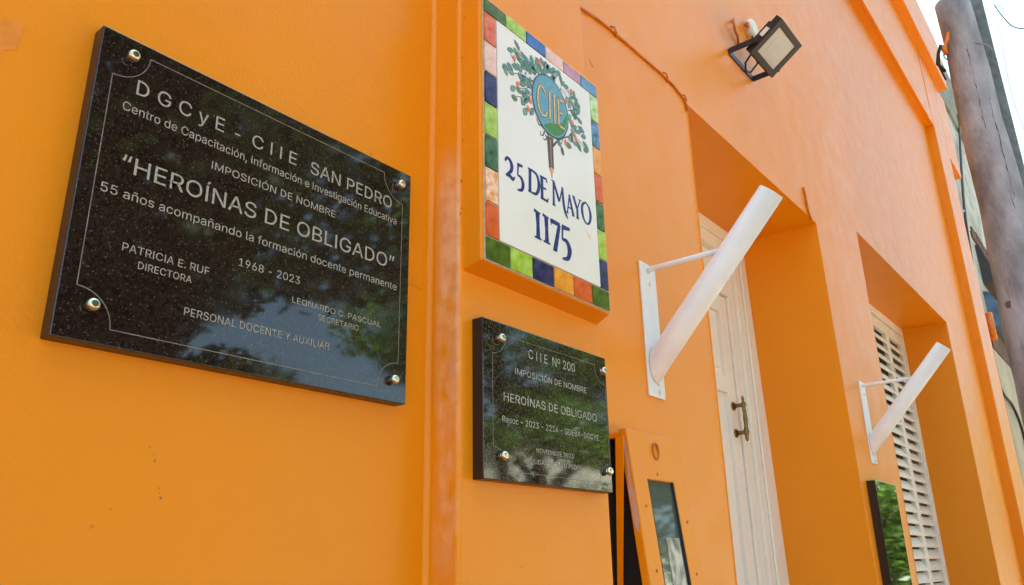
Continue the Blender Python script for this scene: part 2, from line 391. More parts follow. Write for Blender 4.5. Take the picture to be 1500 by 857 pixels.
# window: five louvred shutter leaves in a cream frame -------------------------
win = MB(); wf = .315
win.box(4.30, 4.40, wf, .455, -.60, 1.78); win.box(6.632, 6.73, wf, .455, -.60, 1.78)
win.box(4.40, 6.632, wf, .455, 1.665, 1.78); win.box(4.40, 6.632, wf, .455, -.60, -.50)
wo = win.build('shuttered_window', 'shutter', bld, bevel=.003)
M['slat_gap_brown'] = mat('slat_gap_shade', (.16, .13, .095), .8, noise=.3, nscale=6)
bk = MB(); bk.box(4.40, 6.632, .425, .44, -.5, 1.66); bk.build('slat_gap_backing', 'slat_gap_brown', wo)  # sheet behind the slats; its brown imitates the shade in the gaps
sil = MB(); sil.hexa([(4.33, -.05, -.60), (6.70, -.05, -.60), (6.70, .3, -.60), (4.33, .3, -.60), (4.33, -.05, -.556), (6.70, -.05, -.556), (6.70, .3, -.53), (4.33, .3, -.53)])
sil.build('window_sill', 'orange', bld, bevel=.006)
LW = .444; x0 = 4.404; pitch = .0745
slat0 = None
for k in range(5):
    a = x0 + k * (LW + .002); c = a + LW
    l = MB(); fy = .328; stl = .042
    l.box(a, a + stl, fy, .36, -.497, 1.660); l.box(c - stl, c, fy, .36, -.497, 1.660)
    l.box(a + stl, c - stl, fy, .36, 1.585, 1.660); l.box(a + stl, c - stl, fy, .36, -.497, -.43)
    if k in (2, 3): l.tube([(c - .004, fy - .006, 1.30), (c - .004, fy - .006, 1.36)], .007, 8)
    lo = l.build('shutter_leaf', 'shutter', wo, origin=(a, fy, -.497), bevel=.0025)
    z = 1.585 - pitch
    while z > -.43:
        if slat0 is None:
            s_ = MB(); ax, cx = a + stl, c - stl
            s_.hexa([(ax, fy + .004, z), (cx, fy + .004, z), (cx, fy + .010, z - .004), (ax, fy + .010, z - .004),
                     (ax, fy + .030, z + .052), (cx, fy + .030, z + .052), (cx, fy + .036, z + .048), (ax, fy + .036, z + .048)])
            s_.box(ax, cx, fy + .002, fy + .007, z - .010, z + .012)
            slat0 = s_.build('slat', 'shutter', lo, origin=(ax, fy, z))
        else:
            q = clone(slat0, 'slat', (stl, 0, z + .497), lo)
        z -= pitch

# ------------------------------------------------------------------ painted-over cable on the wall
def on_wall_cable():
    c = MB(); pts = [(1.50, 1.500), (1.56, 1.505), (1.628, 1.515), (1.70, 1.528), (1.783, 1.537), (1.81, 1.536), (1.90, 1.541), (1.977, 1.543), (2.08, 1.548), (2.187, 1.546), (2.235, 1.535), (2.262, 1.528), (2.275, 1.515), (2.279, 1.49)]
    c.tube([(x, -.004, z) for x, z in pts], .0042, 8)
    o = c.build('painted_cable', 'orange_cable')
    for x, z in ((1.80, 1.540), (2.13, 1.550), (2.262, 1.53)):
        k = MB(); k.tube([(x - .012, -.001, z + .012), (x - .005, -.010, z + .009), (x + .006, -.010, z - .004), (x + .012, -.001, z - .012)], .0028, 6)
        k.build('cable_clip', 'orange_cable', o)
    tag(o, 'thin painted-over orange cable sagging along the wall to the doorway corner', 'cable')
on_wall_cable()
c = MB(); c.tube([(3.497, -.003, 1.66), (3.508, -.005, 1.62), (3.505, -.005, 1.58), (3.518, -.004, 1.54), (3.545, -.003, 1.515)], .006, 6)
tag(c.build('painted_cable', 'orange_cable'), 'short painted cable stub above the right corner of the doorway', 'cable')

# ------------------------------------------------------------------ lettering
# letter outlines (plain sans capitals and lower case) as triangulated shapes: advance, points, faces
GLYPH_CAP = 509
GLYPHS = {
',':(188,"38,-119 68,71 137,71 84,-119","0,2,1 0,3,2"),
'-':(453,"337,244 337,188 114,188 114,244","2,0,3 2,1,0"),
'.':(188,"95,-4 78,-1 63,9 53,24 50,41 53,59 63,73 78,83 95,87 113,83 128,73 138,59 141,41 138,24 128,9 113,-1","7,9,8 6,9,7 6,10,9 5,10,6 5,11,10 4,11,5 4,12,11 3,12,4 3,13,12 2,13,3 2,14,13 1,14,2 1,15,14 0,15,1"),
'0':(453,"227,-7 174,1 130,24 95,62 69,113 53,178 48,254 53,330 69,395 95,447 130,484 174,508 227,516 279,508 323,484 358,447 384,395 400,330 405,254 400,178 384,113 359,62 323,24 279,1 227,50 261,56 290,74 313,103 330,144 340,194 344,254 340,314 330,365 313,405 290,435 261,453 227,460 192,453 163,435 140,405 123,365 113,314 109,254 113,194 123,144 140,103 163,74 192,56","11,13,12 10,13,11 10,14,13 9,14,10 9,36,14 36,15,14 9,37,36 35,15,36 9,38,37 34,15,35 8,38,9 34,16,15 8,39,38 33,16,34 8,40,39 32,16,33 7,40,8 32,17,16 7,41,40 31,17,32 6,41,7 31,18,17 6,42,41 30,18,31 5,42,6 5,43,42 29,18,30 29,19,18 5,44,43 28,19,29 4,44,5 28,20,19 4,45,44 27,20,28 3,45,4 27,21,20 3,46,45 26,21,27 3,47,46 25,21,26 2,47,3 25,22,21 2,24,47 24,22,25 2,22,24 1,22,2 1,23,22 1,0,23"),
'1':(453,"76,0 76,55 391,55 391,0 276,509 276,0 212,0 212,448 209,448 86,358 86,427 198,509","10,4,11 10,8,4 8,7,4 7,5,4 10,9,8 6,5,7 0,2,1 0,3,2"),
'2':(453,"64,0 64,47 234,229 261,257 282,282 299,305 311,327 318,348 320,371 317,397 308,419 293,436 273,449 250,457 224,460 196,457 172,447 153,433 139,413 130,390 127,362 66,362 71,405 86,442 111,473 143,496 182,511 225,516 268,511 306,497 337,474 361,445 376,411 381,372 378,345 371,318 357,290 336,259 306,223 267,180 153,60 153,57 389,57 389,0","26,28,27 26,29,28 25,29,26 25,30,29 24,30,25 24,31,30 23,15,24 15,14,24 14,13,24 13,31,24 12,31,13 23,16,15 11,31,12 23,17,16 11,32,31 22,17,23 10,32,11 22,18,17 9,32,10 22,19,18 9,33,32 21,19,22 8,33,9 21,20,19 8,34,33 7,34,8 6,34,7 6,35,34 5,35,6 5,36,35 4,36,5 4,37,36 3,37,4 3,38,37 2,38,3 1,38,2 1,39,38 1,40,39 1,41,40 1,42,41 1,43,42 0,43,1"),
'3':(453,"218,-7 173,-3 133,10 98,30 70,57 52,91 44,132 109,132 115,107 126,87 144,71 165,59 191,52 219,50 248,53 275,61 297,74 315,93 325,116 329,145 326,172 316,196 299,217 275,234 242,244 201,248 157,248 157,299 288,448 288,452 70,452 70,509 372,509 372,461 211,278 211,289 264,288 308,276 344,253 371,222 387,186 393,145 387,103 370,66 344,36 309,12 266,-2","30,32,31 30,33,32 30,29,33 29,28,33 28,34,33 27,35,28 35,34,28 26,35,27 26,36,35 26,37,36 26,38,37 26,25,38 25,24,38 24,39,38 23,39,24 22,39,23 22,40,39 21,40,22 20,40,21 20,41,40 19,41,20 18,41,19 18,42,41 5,7,6 5,8,7 17,42,18 5,9,8 17,43,42 16,43,17 4,9,5 4,10,9 15,43,16 4,11,10 15,44,43 14,44,15 4,12,11 3,12,4 13,44,14 3,13,12 3,44,13 3,45,44 2,45,3 2,46,45 1,46,2 1,0,46"),
'4':(453,"40,105 40,158 247,509 311,509 109,166 109,163 413,163 413,105 282,0 282,121 282,146 282,318 343,318 343,0","1,3,2 1,4,3 10,12,11 10,13,12 1,5,4 1,6,5 1,10,6 10,7,6 0,10,1 0,9,10 13,7,10 0,8,9 8,7,0 8,13,7"),
'5':(453,"221,-7 178,-2 140,11 108,32 83,60 66,93 60,130 122,130 127,108 138,89 154,73 173,60 196,52 221,50 250,53 276,64 298,82 314,104 324,131 328,162 324,193 314,221 297,244 275,262 248,273 218,277 192,275 167,268 145,258 128,246 67,253 96,509 366,509 366,452 151,452 134,301 136,301 155,315 178,325 203,331 229,334 263,330 294,321 321,306 345,285 364,260 379,231 388,199 391,163 385,117 369,76 343,41 309,15 268,-1","30,34,31 34,32,31 34,33,32 30,35,34 39,41,40 38,41,39 38,42,41 37,42,38 37,43,42 36,43,37 36,44,43 30,36,35 30,26,36 26,25,36 25,44,36 25,45,44 24,45,25 30,27,26 23,45,24 30,28,27 22,45,23 22,46,45 30,29,28 21,46,22 21,47,46 20,47,21 20,48,47 19,48,20 19,49,48 18,49,19 17,49,18 5,7,6 5,8,7 17,50,49 5,9,8 16,50,17 4,9,5 4,10,9 15,50,16 15,51,50 4,11,10 14,51,15 4,12,11 3,12,4 13,51,14 3,13,12 3,51,13 3,52,51 2,52,3 2,53,52 1,53,2 1,0,53"),
'6':(453,"226,-7 182,-1 142,15 109,40 84,74 69,115 64,162 68,199 80,239 102,285 137,340 252,509 322,509 151,261 145,261 154,275 165,288 179,299 196,307 214,312 235,314 278,309 316,295 346,271 370,240 384,201 389,157 384,112 368,73 343,39 310,14 271,-2 226,48 254,52 279,63 299,79 314,101 324,128 327,157 324,187 314,213 299,235 279,251 254,262 226,265 198,262 174,252 153,235 138,214 128,188 125,158 128,128 138,102 153,79 174,63 198,52","10,12,11 10,16,12 16,13,12 9,16,10 19,21,20 18,21,19 18,22,21 17,22,18 16,22,17 16,23,22 9,15,16 13,44,16 44,23,16 8,15,9 8,14,15 44,43,23 43,24,23 13,45,44 13,46,45 42,24,43 8,13,14 8,46,13 8,47,46 41,24,42 41,25,24 7,47,8 7,48,47 40,25,41 7,49,48 39,25,40 39,26,25 6,49,7 6,50,49 38,26,39 5,50,6 5,51,50 37,26,38 37,27,26 5,52,51 36,27,37 4,52,5 36,28,27 4,53,52 35,28,36 4,54,53 34,28,35 3,54,4 34,29,28 3,55,54 33,29,34 3,32,55 32,29,33 3,29,32 2,29,3 2,30,29 1,30,2 1,31,30 0,31,1"),
'8':(453,"226,-7 178,-2 136,11 101,33 74,62 57,96 52,135 55,166 65,195 81,220 101,241 125,256 153,265 153,267 119,282 93,308 76,342 70,380 75,417 90,450 114,477 146,498 184,511 226,516 269,511 306,498 337,477 361,450 377,417 382,380 376,342 359,308 333,282 300,267 300,265 327,256 351,241 372,220 387,195 397,166 401,135 395,96 378,62 352,33 317,11 275,-2 226,49 258,52 285,60 307,74 323,91 333,113 337,139 333,165 322,189 305,208 283,223 256,232 226,235 196,232 169,223 147,208 130,189 119,165 115,139 119,113 129,91 145,74 167,60 195,52 226,290 252,292 274,300 293,313 307,330 316,351 319,376 316,399 308,420 294,437 275,449 252,457 226,460 200,457 177,449 159,437 145,420 136,399 133,376 136,351 145,330 159,313 178,300 201,292","22,24,23 21,24,22 21,25,24 20,25,21 20,26,25 19,26,20 19,82,26 82,27,26 19,83,82 81,27,82 19,84,83 80,27,81 18,84,19 80,28,27 18,85,84 79,28,80 18,86,85 78,28,79 18,87,86 77,28,78 17,87,18 77,29,28 17,88,87 76,29,77 16,88,17 76,30,29 16,89,88 75,30,76 16,90,89 74,30,75 74,31,30 15,90,16 15,91,90 73,31,74 15,92,91 72,31,73 72,32,31 14,92,15 14,93,92 71,32,72 14,70,93 70,32,71 14,32,70 14,33,32 13,33,14 12,33,13 12,34,33 11,34,12 11,35,34 10,35,11 10,36,35 9,58,10 58,36,10 58,37,36 9,59,58 57,37,58 9,60,59 56,37,57 9,61,60 55,37,56 8,61,9 55,38,37 8,62,61 54,38,55 7,62,8 54,39,38 7,63,62 53,39,54 6,63,7 53,40,39 6,64,63 52,40,53 6,65,64 51,40,52 5,65,6 51,41,40 5,66,65 50,41,51 4,66,5 50,42,41 4,67,66 49,42,50 4,68,67 48,42,49 3,68,4 48,43,42 3,69,68 47,43,48 3,46,69 46,43,47 3,43,46 2,43,3 2,44,43 1,44,2 1,45,44 0,45,1"),
'9':(453,"226,516 271,510 310,494 343,468 368,434 384,393 389,347 385,309 373,270 350,224 315,168 200,0 130,0 301,248 307,248 299,234 287,221 273,210 257,202 238,196 218,195 175,199 137,214 106,237 83,269 68,307 64,352 69,397 85,436 110,469 143,494 182,510 226,460 199,457 174,446 154,429 138,407 129,381 125,352 129,322 138,295 154,274 174,257 199,247 226,243 254,247 279,257 299,273 314,295 324,321 327,350 324,381 314,407 299,429 279,446 254,457","31,1,0 30,1,31 30,2,1 29,2,30 29,3,2 28,33,29 33,32,29 32,3,29 32,55,3 55,4,3 28,34,33 54,4,55 28,35,34 53,4,54 27,35,28 53,5,4 27,36,35 52,5,53 27,37,36 51,5,52 26,37,27 51,6,5 26,38,37 50,6,51 25,38,26 25,39,38 49,6,50 49,7,6 25,40,39 48,7,49 48,8,7 24,40,25 24,41,40 47,8,48 24,42,41 46,8,47 46,14,8 14,9,8 23,42,24 23,43,42 45,13,46 13,14,46 45,17,13 17,12,13 15,9,14 23,44,43 44,17,45 23,17,44 22,17,23 16,9,15 16,10,9 17,10,16 21,17,22 21,18,17 12,10,17 21,19,18 20,19,21 12,11,10"),
'A':(480,"16,0 201,509 276,509 463,0 395,0 287,302 276,334 264,372 250,420 232,478 245,478 228,419 213,371 201,333 191,302 85,0 110,142 110,199 370,199 370,142","0,9,1 9,2,1 9,10,2 10,3,2 0,17,9 17,11,9 11,8,9 11,8,10 8,18,10 18,3,10 7,18,8 17,12,11 6,18,7 17,13,12 5,18,6 17,14,13 17,16,14 16,15,14 4,19,5 19,18,5 0,16,17 16,18,17 16,19,18 19,3,18 0,15,16 4,3,19"),
'B':(456,"60,0 60,509 241,509 289,504 329,491 359,469 381,442 394,410 398,374 395,344 387,320 373,301 356,286 336,275 315,267 315,262 339,257 363,245 385,227 402,203 414,173 418,136 413,100 400,67 377,39 344,18 301,4 247,0 125,57 245,57 296,63 330,80 349,105 355,137 352,161 342,184 327,203 306,218 279,228 248,231 125,231 125,285 238,285 265,288 288,296 308,309 323,326 333,348 336,372 330,403 313,429 283,446 240,452 125,452","0,53,1 53,2,1 53,3,2 53,4,3 53,5,4 53,52,5 52,6,5 0,41,53 51,6,52 50,6,51 50,7,6 49,7,50 49,8,7 48,8,49 48,9,8 47,9,48 46,9,47 46,10,9 45,10,46 45,11,10 44,11,45 44,12,11 43,12,44 42,12,43 42,13,12 0,40,41 40,42,41 40,13,42 40,14,13 40,15,14 40,16,15 40,17,16 40,39,17 39,18,17 0,28,40 38,18,39 37,18,38 37,19,18 36,19,37 36,20,19 35,20,36 34,20,35 34,21,20 33,21,34 32,21,33 32,22,21 31,22,32 31,23,22 30,23,31 30,24,23 29,24,30 0,29,28 0,24,29 0,25,24 0,26,25 0,27,26"),
'C':(510,"267,-7 205,1 150,25 104,63 70,115 48,179 40,254 48,329 70,393 104,445 150,484 205,508 267,516 305,513 340,504 373,490 402,471 427,447 448,418 463,385 473,348 408,348 401,373 389,395 375,413 357,428 337,440 315,449 292,454 267,456 223,450 184,432 150,403 125,364 109,314 103,254 109,194 125,145 151,105 184,76 223,59 267,53 292,55 315,60 337,69 357,81 375,96 389,114 401,136 408,160 473,160 463,124 448,91 428,62 402,38 373,19 341,5 305,-4","11,13,12 11,14,13 10,14,11 10,15,14 10,16,15 9,16,10 9,29,16 29,17,16 9,30,29 28,17,29 27,17,28 9,31,30 26,17,27 26,18,17 8,31,9 25,18,26 8,32,31 24,18,25 24,19,18 23,19,24 8,33,32 22,19,23 7,33,8 22,20,19 21,20,22 7,34,33 6,34,7 6,35,34 5,35,6 5,36,35 5,37,36 4,37,5 48,50,49 48,51,50 4,38,37 47,51,48 47,52,51 3,38,4 46,52,47 3,39,38 45,52,46 45,53,52 44,53,45 3,40,39 43,53,44 2,40,3 43,54,53 42,54,43 2,41,40 41,54,42 2,54,41 2,55,54 1,55,2 1,56,55 1,57,56 0,57,1"),
'D':(500,"60,0 220,0 291,12 355,49 406,105 439,176 450,254 439,333 406,404 355,460 291,497 220,509 60,509 126,58 220,58 270,68 316,96 352,139 375,194 383,254 375,315 352,370 316,413 270,441 220,450 126,451","0,1,14,13 1,2,15,14 2,3,16,15 3,4,17,16 4,5,18,17 5,6,19,18 6,7,20,19 7,8,21,20 8,9,22,21 9,10,23,22 10,11,24,23 11,12,25,24 12,0,13,25"),
'E':(419,"60,0 60,509 372,509 372,452 125,452 125,286 355,286 355,229 125,229 125,57 375,57 375,0","0,4,1 4,2,1 4,3,2 0,5,4 0,8,5 8,6,5 8,7,6 0,9,8 0,10,9 0,11,10"),
'F':(410,"60,0 60,509 369,509 369,452 125,452 125,278 346,278 346,221 125,221 125,0","0,4,1 4,2,1 4,3,2 0,5,4 0,8,5 8,6,5 8,7,6 0,9,8"),
'G':(520,"269,-7 205,1 149,25 104,64 69,116 47,179 40,254 47,329 69,393 103,445 149,484 203,508 265,516 304,513 340,504 374,489 403,469 429,445 449,416 465,384 474,349 408,349 399,372 387,393 373,411 356,427 337,439 315,448 291,454 265,456 222,450 183,432 150,404 125,364 109,314 103,254 109,194 125,145 151,105 184,76 224,59 269,53 309,57 345,71 374,93 396,123 410,160 415,202 434,199 283,199 283,256 478,256 478,200 471,141 451,91 419,50 377,19 326,0","11,13,12 11,14,13 10,14,11 10,15,14 10,16,15 9,16,10 9,29,16 29,17,16 9,30,29 28,17,29 27,17,28 9,31,30 26,17,27 8,31,9 26,18,17 25,18,26 8,32,31 24,18,25 24,19,18 23,19,24 8,33,32 7,33,8 22,19,23 22,20,19 21,20,22 7,34,33 6,34,7 6,35,34 49,51,50 49,47,51 47,52,51 5,35,6 5,36,35 49,46,47 48,52,47 48,53,52 46,48,49 46,53,48 5,37,36 4,37,5 45,53,46 4,38,37 45,54,53 44,54,45 3,38,4 3,39,38 43,54,44 43,55,54 3,40,39 42,55,43 2,40,3 2,41,40 41,55,42 2,55,41 2,56,55 1,56,2 1,57,56 0,57,1"),
'H':(517,"60,0 60,509 125,509 125,289 392,289 392,509 457,509 457,0 392,0 392,232 125,232 125,0","0,2,1 0,3,2 4,6,5 4,7,6 0,10,3 10,4,3 10,9,4 9,7,4 0,11,10 8,7,9"),
'I':(200,"66,0 134,0 134,509 66,509","0,1,2,3"),
'L':(393,"60,0 60,509 125,509 125,57 361,57 361,0","0,2,1 0,3,2 0,4,3 0,5,4"),
'M':(612,"58,0 122,0 122,395 122,509 58,509 284,0 328,0 306,92 490,509 490,395 490,0 554,0 554,509","0,1,2,3,4 3,2,5,7 5,6,7 7,6,9,8 8,9,10,11,12"),
'N':(523,"60,0 60,509 136,509 343,183 352,169 363,151 375,130 388,107 401,82 414,55 405,54 402,81 401,108 400,134 399,157 399,178 399,195 399,509 463,509 463,0 387,0 202,290 190,310 177,331 164,354 148,381 130,413 108,452 119,454 121,417 122,384 123,354 124,328 125,307 125,291 125,0","0,27,1 27,2,1 27,28,2 28,3,2 16,18,17 16,19,18 29,26,28 26,3,28 0,29,27 29,26,27 0,30,29 25,3,26 0,31,30 24,3,25 23,3,24 0,32,31 22,3,23 0,33,32 21,3,22 0,34,33 0,35,34 20,3,21 15,19,16 20,4,3 14,19,15 20,5,4 13,19,14 20,6,5 12,19,13 20,7,6 11,19,12 20,8,7 20,10,8 10,9,8 10,19,11 20,19,10"),
'O':(533,"267,-7 205,1 150,25 105,63 70,115 48,179 40,254 48,329 70,393 105,445 150,484 205,508 267,516 329,508 384,484 429,445 464,393 486,329 493,254 486,179 464,115 429,63 384,25 329,1 267,53 310,59 349,76 383,105 408,144 425,194 430,254 425,314 408,365 383,404 349,433 310,450 267,456 223,450 184,433 151,404 125,364 109,314 103,254 109,194 125,144 151,105 184,76 223,59","11,13,12 10,13,11 10,14,13 9,14,10 9,36,14 36,15,14 9,37,36 35,15,36 34,15,35 9,38,37 8,38,9 34,16,15 33,16,34 8,39,38 32,16,33 8,40,39 7,40,8 32,17,16 31,17,32 7,41,40 6,41,7 31,18,17 30,18,31 6,42,41 5,42,6 5,43,42 29,18,30 29,19,18 5,44,43 28,19,29 4,44,5 28,20,19 4,45,44 27,20,28 3,45,4 27,21,20 3,46,45 26,21,27 3,47,46 25,21,26 25,22,21 2,47,3 2,24,47 24,22,25 2,22,24 1,22,2 1,23,22 1,0,23"),
'P':(445,"60,0 60,509 235,509 289,503 332,487 366,462 390,430 404,391 409,348 404,304 390,265 366,233 332,207 289,191 235,186 109,186 109,242 233,242 269,246 297,256 318,272 333,294 342,319 344,348 342,376 333,402 318,423 297,439 268,449 232,452 125,452 125,0","0,30,1 30,2,1 30,3,2 30,4,3 30,5,4 30,29,5 29,28,5 28,6,5 0,16,30 16,31,30 27,6,28 26,6,27 26,7,6 25,7,26 24,7,25 24,8,7 23,8,24 22,8,23 22,9,8 21,9,22 21,10,9 20,10,21 19,10,20 19,11,10 18,11,19 17,11,18 0,15,16 31,17,16 31,14,17 14,11,17 14,12,11 14,13,12 0,14,15 0,31,14"),
'R':(449,"60,0 60,509 236,509 290,504 333,489 367,465 390,433 405,395 409,352 405,309 390,271 367,240 333,217 289,203 236,198 96,198 96,255 234,255 269,258 298,267 319,281 334,300 342,324 345,352 342,380 334,405 319,425 298,440 269,449 233,452 125,452 125,0 353,0 230,229 303,229 428,0","0,16,1 16,30,1 30,2,1 30,3,2 30,4,3 30,5,4 30,29,5 29,28,5 28,6,5 16,31,30 27,6,28 26,6,27 26,7,6 25,7,26 24,7,25 24,8,7 23,8,24 22,8,23 22,9,8 21,9,22 21,10,9 20,10,21 19,10,20 19,11,10 18,11,19 17,11,18 0,15,16 31,17,16 31,33,17 33,11,17 33,34,11 34,12,11 31,14,33 14,32,33 35,12,34 13,35,12 14,35,13 0,14,15 0,31,14 32,35,14"),
'S':(447,"224,-9 172,-4 128,9 91,31 64,60 46,96 38,137 104,137 110,110 123,88 142,71 166,59 194,52 224,49 257,52 286,60 311,74 329,92 341,114 346,139 342,161 332,179 316,193 296,205 272,214 245,222 184,239 128,260 86,289 60,326 52,372 58,413 75,448 102,476 138,498 180,511 227,516 275,511 316,498 351,476 377,449 394,415 401,378 337,378 326,412 302,437 267,453 225,459 194,456 167,448 145,435 129,418 118,398 115,376 119,352 131,334 148,319 169,308 191,300 212,293 264,279 287,272 312,264 336,252 359,238 379,220 395,198 405,171 408,139 403,99 386,64 360,34 323,11 278,-4","35,37,36 34,37,35 34,38,37 33,38,34 33,39,38 33,40,39 32,47,33 47,40,33 32,48,47 46,40,47 32,49,48 45,40,46 45,41,40 31,49,32 31,50,49 44,41,45 31,51,50 31,52,51 44,42,41 30,52,31 43,42,44 30,53,52 30,54,53 29,54,30 29,55,54 29,56,55 28,56,29 28,57,56 28,58,57 28,59,58 28,60,59 27,60,28 27,61,60 27,62,61 27,63,62 26,63,27 26,64,63 25,64,26 25,65,64 24,65,25 24,66,65 23,66,24 22,66,23 22,67,66 21,67,22 20,67,21 20,68,67 19,68,20 18,68,19 18,69,68 5,7,6 5,8,7 17,69,18 5,9,8 17,70,69 4,9,5 16,70,17 4,10,9 15,70,16 4,11,10 15,71,70 14,71,15 3,11,4 3,12,11 13,71,14 3,13,12 3,71,13 3,72,71 2,72,3 2,73,72 1,73,2 1,0,73"),
'T':(449,"32,452 32,509 417,509 417,452 257,452 257,0 193,0 193,452","0,2,1 0,3,2 7,3,0 6,4,7 4,3,7 6,5,4"),
'U':(517,"259,-8 203,-2 154,15 114,43 85,80 66,124 60,173 60,509 124,509 124,178 128,144 141,113 160,87 187,68 220,56 259,52 298,56 331,68 357,87 377,113 389,144 393,178 393,509 457,509 457,173 451,124 433,80 403,43 363,15 315,-2","6,8,7 6,9,8 21,23,22 21,24,23 6,10,9 20,24,21 5,10,6 20,25,24 5,11,10 19,25,20 19,26,25 4,11,5 4,12,11 18,26,19 4,13,12 17,26,18 3,13,4 17,27,26 3,14,13 16,27,17 3,15,14 15,27,16 3,27,15 2,27,3 2,28,27 1,28,2 1,29,28 0,29,1"),
'V':(480,"204,0 16,509 84,509 192,206 203,176 215,137 230,89 248,31 235,31 252,90 267,138 279,176 290,206 395,509 463,509 278,0","0,2,1 0,3,2 12,14,13 12,15,14 0,4,3 11,15,12 10,15,11 0,5,4 9,15,10 0,6,5 8,7,9 7,15,9 0,7,6 0,15,7"),
'X':(474,"18,0 217,284 217,236 29,509 104,509 178,400 192,379 204,361 214,345 223,329 233,312 243,292 232,292 243,311 252,329 261,345 272,361 284,379 298,400 374,509 446,509 259,239 259,287 456,0 382,0 292,129 279,149 268,165 259,180 250,195 241,212 230,231 244,231 235,213 225,196 216,181 206,166 195,149 182,129 91,0","2,4,3 2,5,4 18,20,19 18,21,20 2,6,5 17,21,18 2,7,6 16,21,17 2,8,7 15,21,16 2,1,8 1,9,8 14,22,15 22,21,15 1,10,9 13,22,14 1,12,10 12,11,10 12,22,13 1,22,12 1,23,22 0,31,1 31,32,1 32,23,1 0,33,31 33,30,31 33,30,32 30,23,32 0,34,33 29,23,30 0,35,34 28,23,29 0,36,35 27,23,28 0,37,36 26,23,27 0,38,37 25,23,26 0,39,38 24,23,25"),
'Y':(472,"203,0 203,208 16,509 91,509 192,344 208,318 222,292 236,264 250,230 224,230 237,265 251,293 265,318 280,344 381,509 455,509 268,208 268,0","1,3,2 1,4,3 13,15,14 13,16,15 1,5,4 12,16,13 11,16,12 1,6,5 10,16,11 1,7,6 9,8,10 8,16,10 1,8,7 1,16,8 0,16,1 0,17,16"),
'a':(389,"160,-9 126,-5 94,5 68,22 48,45 35,73 30,108 34,138 43,161 58,179 78,193 100,203 125,211 152,216 178,220 209,224 234,227 252,230 265,235 273,243 276,255 276,257 273,279 267,297 256,311 240,322 220,329 196,331 171,329 149,322 132,313 118,301 107,288 100,274 41,291 57,322 79,346 104,364 133,375 163,382 194,384 215,383 239,379 263,372 286,360 306,343 322,320 333,290 337,251 337,0 277,0 277,52 272,52 264,38 252,25 236,12 215,1 190,-6 170,45 202,49 228,59 248,74 263,93 272,115 276,138 276,190 270,186 259,182 246,179 231,176 216,173 200,171 186,169 175,168 154,164 134,159 117,150 103,139 95,124 92,105 94,87 102,72 114,61 130,52 149,47","39,41,40 39,42,41 38,42,39 38,43,42 37,43,38 37,44,43 36,44,37 36,45,44 35,45,36 35,27,45 27,46,45 35,28,27 26,46,27 35,29,28 25,46,26 35,30,29 34,30,35 24,46,25 24,47,46 34,31,30 23,47,24 34,32,31 22,47,23 33,32,34 22,48,47 21,48,22 20,48,21 19,48,20 19,49,48 18,49,19 17,65,18 65,49,18 16,65,17 15,65,16 14,65,15 13,65,14 12,65,13 11,65,12 10,65,11 9,65,10 9,66,65 64,49,65 9,67,66 9,68,67 8,68,9 8,69,68 8,70,69 8,71,70 8,72,71 8,73,72 8,74,73 8,75,74 7,75,8 7,76,75 7,77,76 7,78,77 63,49,64 6,78,7 6,79,78 62,49,63 5,79,6 5,80,79 61,51,62 51,49,62 5,81,80 60,51,61 4,81,5 4,82,81 4,83,82 59,52,60 52,51,60 4,84,83 59,53,52 50,49,51 58,53,59 4,58,84 4,53,58 3,53,4 3,54,53 3,55,54 2,55,3 2,56,55 1,56,2 1,57,56 0,57,1"),
'c':(396,"207,-8 159,-2 117,16 82,46 56,85 40,133 34,187 40,243 56,291 82,330 117,360 159,378 207,384 234,383 260,377 284,368 305,356 324,341 340,322 353,301 362,277 303,262 298,276 290,289 281,301 270,311 257,319 242,325 226,329 207,330 173,325 145,310 124,287 108,258 99,224 96,187 99,151 108,117 124,89 145,66 173,51 207,46 226,48 243,52 258,58 271,66 282,76 292,89 299,102 304,117 363,102 354,78 341,56 325,37 306,21 285,9 261,-1 235,-6","11,13,12 11,14,13 10,14,11 10,15,14 10,16,15 9,16,10 9,17,16 9,29,17 29,18,17 8,30,9 30,29,9 28,18,29 27,18,28 8,31,30 26,18,27 26,19,18 25,19,26 24,19,25 8,32,31 23,19,24 23,20,19 7,32,8 22,20,23 7,33,32 22,21,20 7,34,33 6,34,7 6,35,34 5,35,6 5,36,35 5,37,36 4,37,5 4,38,37 48,50,49 48,51,50 47,51,48 46,51,47 4,39,38 3,39,4 46,52,51 45,52,46 44,52,45 3,40,39 43,52,44 43,53,52 42,53,43 3,41,40 41,53,42 3,53,41 2,53,3 2,54,53 2,55,54 1,55,2 1,56,55 1,57,56 0,57,1"),
'd':(424,"195,-8 151,-2 111,16 79,45 55,84 39,133 34,189 39,245 55,293 79,332 112,361 151,378 196,384 228,381 253,373 272,360 287,346 298,331 306,319 311,319 311,509 372,509 372,0 313,0 313,59 307,59 298,46 287,31 272,17 252,4 227,-5 205,47 236,51 263,65 284,86 299,115 309,150 312,189 309,229 300,263 284,291 263,312 237,325 205,330 172,325 145,311 124,290 108,261 99,227 96,189 99,151 109,117 124,88 145,66 172,51","19,21,20 19,22,21 11,13,12 11,14,13 10,14,11 10,15,14 9,15,10 9,16,15 9,17,16 8,44,9 44,43,9 43,17,9 43,18,17 42,18,43 41,18,42 8,45,44 41,19,18 41,40,19 40,39,19 39,22,19 8,46,45 7,46,8 7,47,46 38,22,39 7,48,47 6,48,7 37,22,38 6,49,48 6,50,49 36,22,37 5,50,6 5,51,50 35,22,36 4,51,5 4,52,51 34,24,35 24,22,35 4,53,52 33,24,34 3,53,4 3,54,53 32,25,33 25,24,33 32,26,25 23,22,24 3,31,54 31,26,32 3,26,31 3,27,26 2,27,3 2,28,27 2,29,28 1,29,2 1,30,29 0,30,1"),
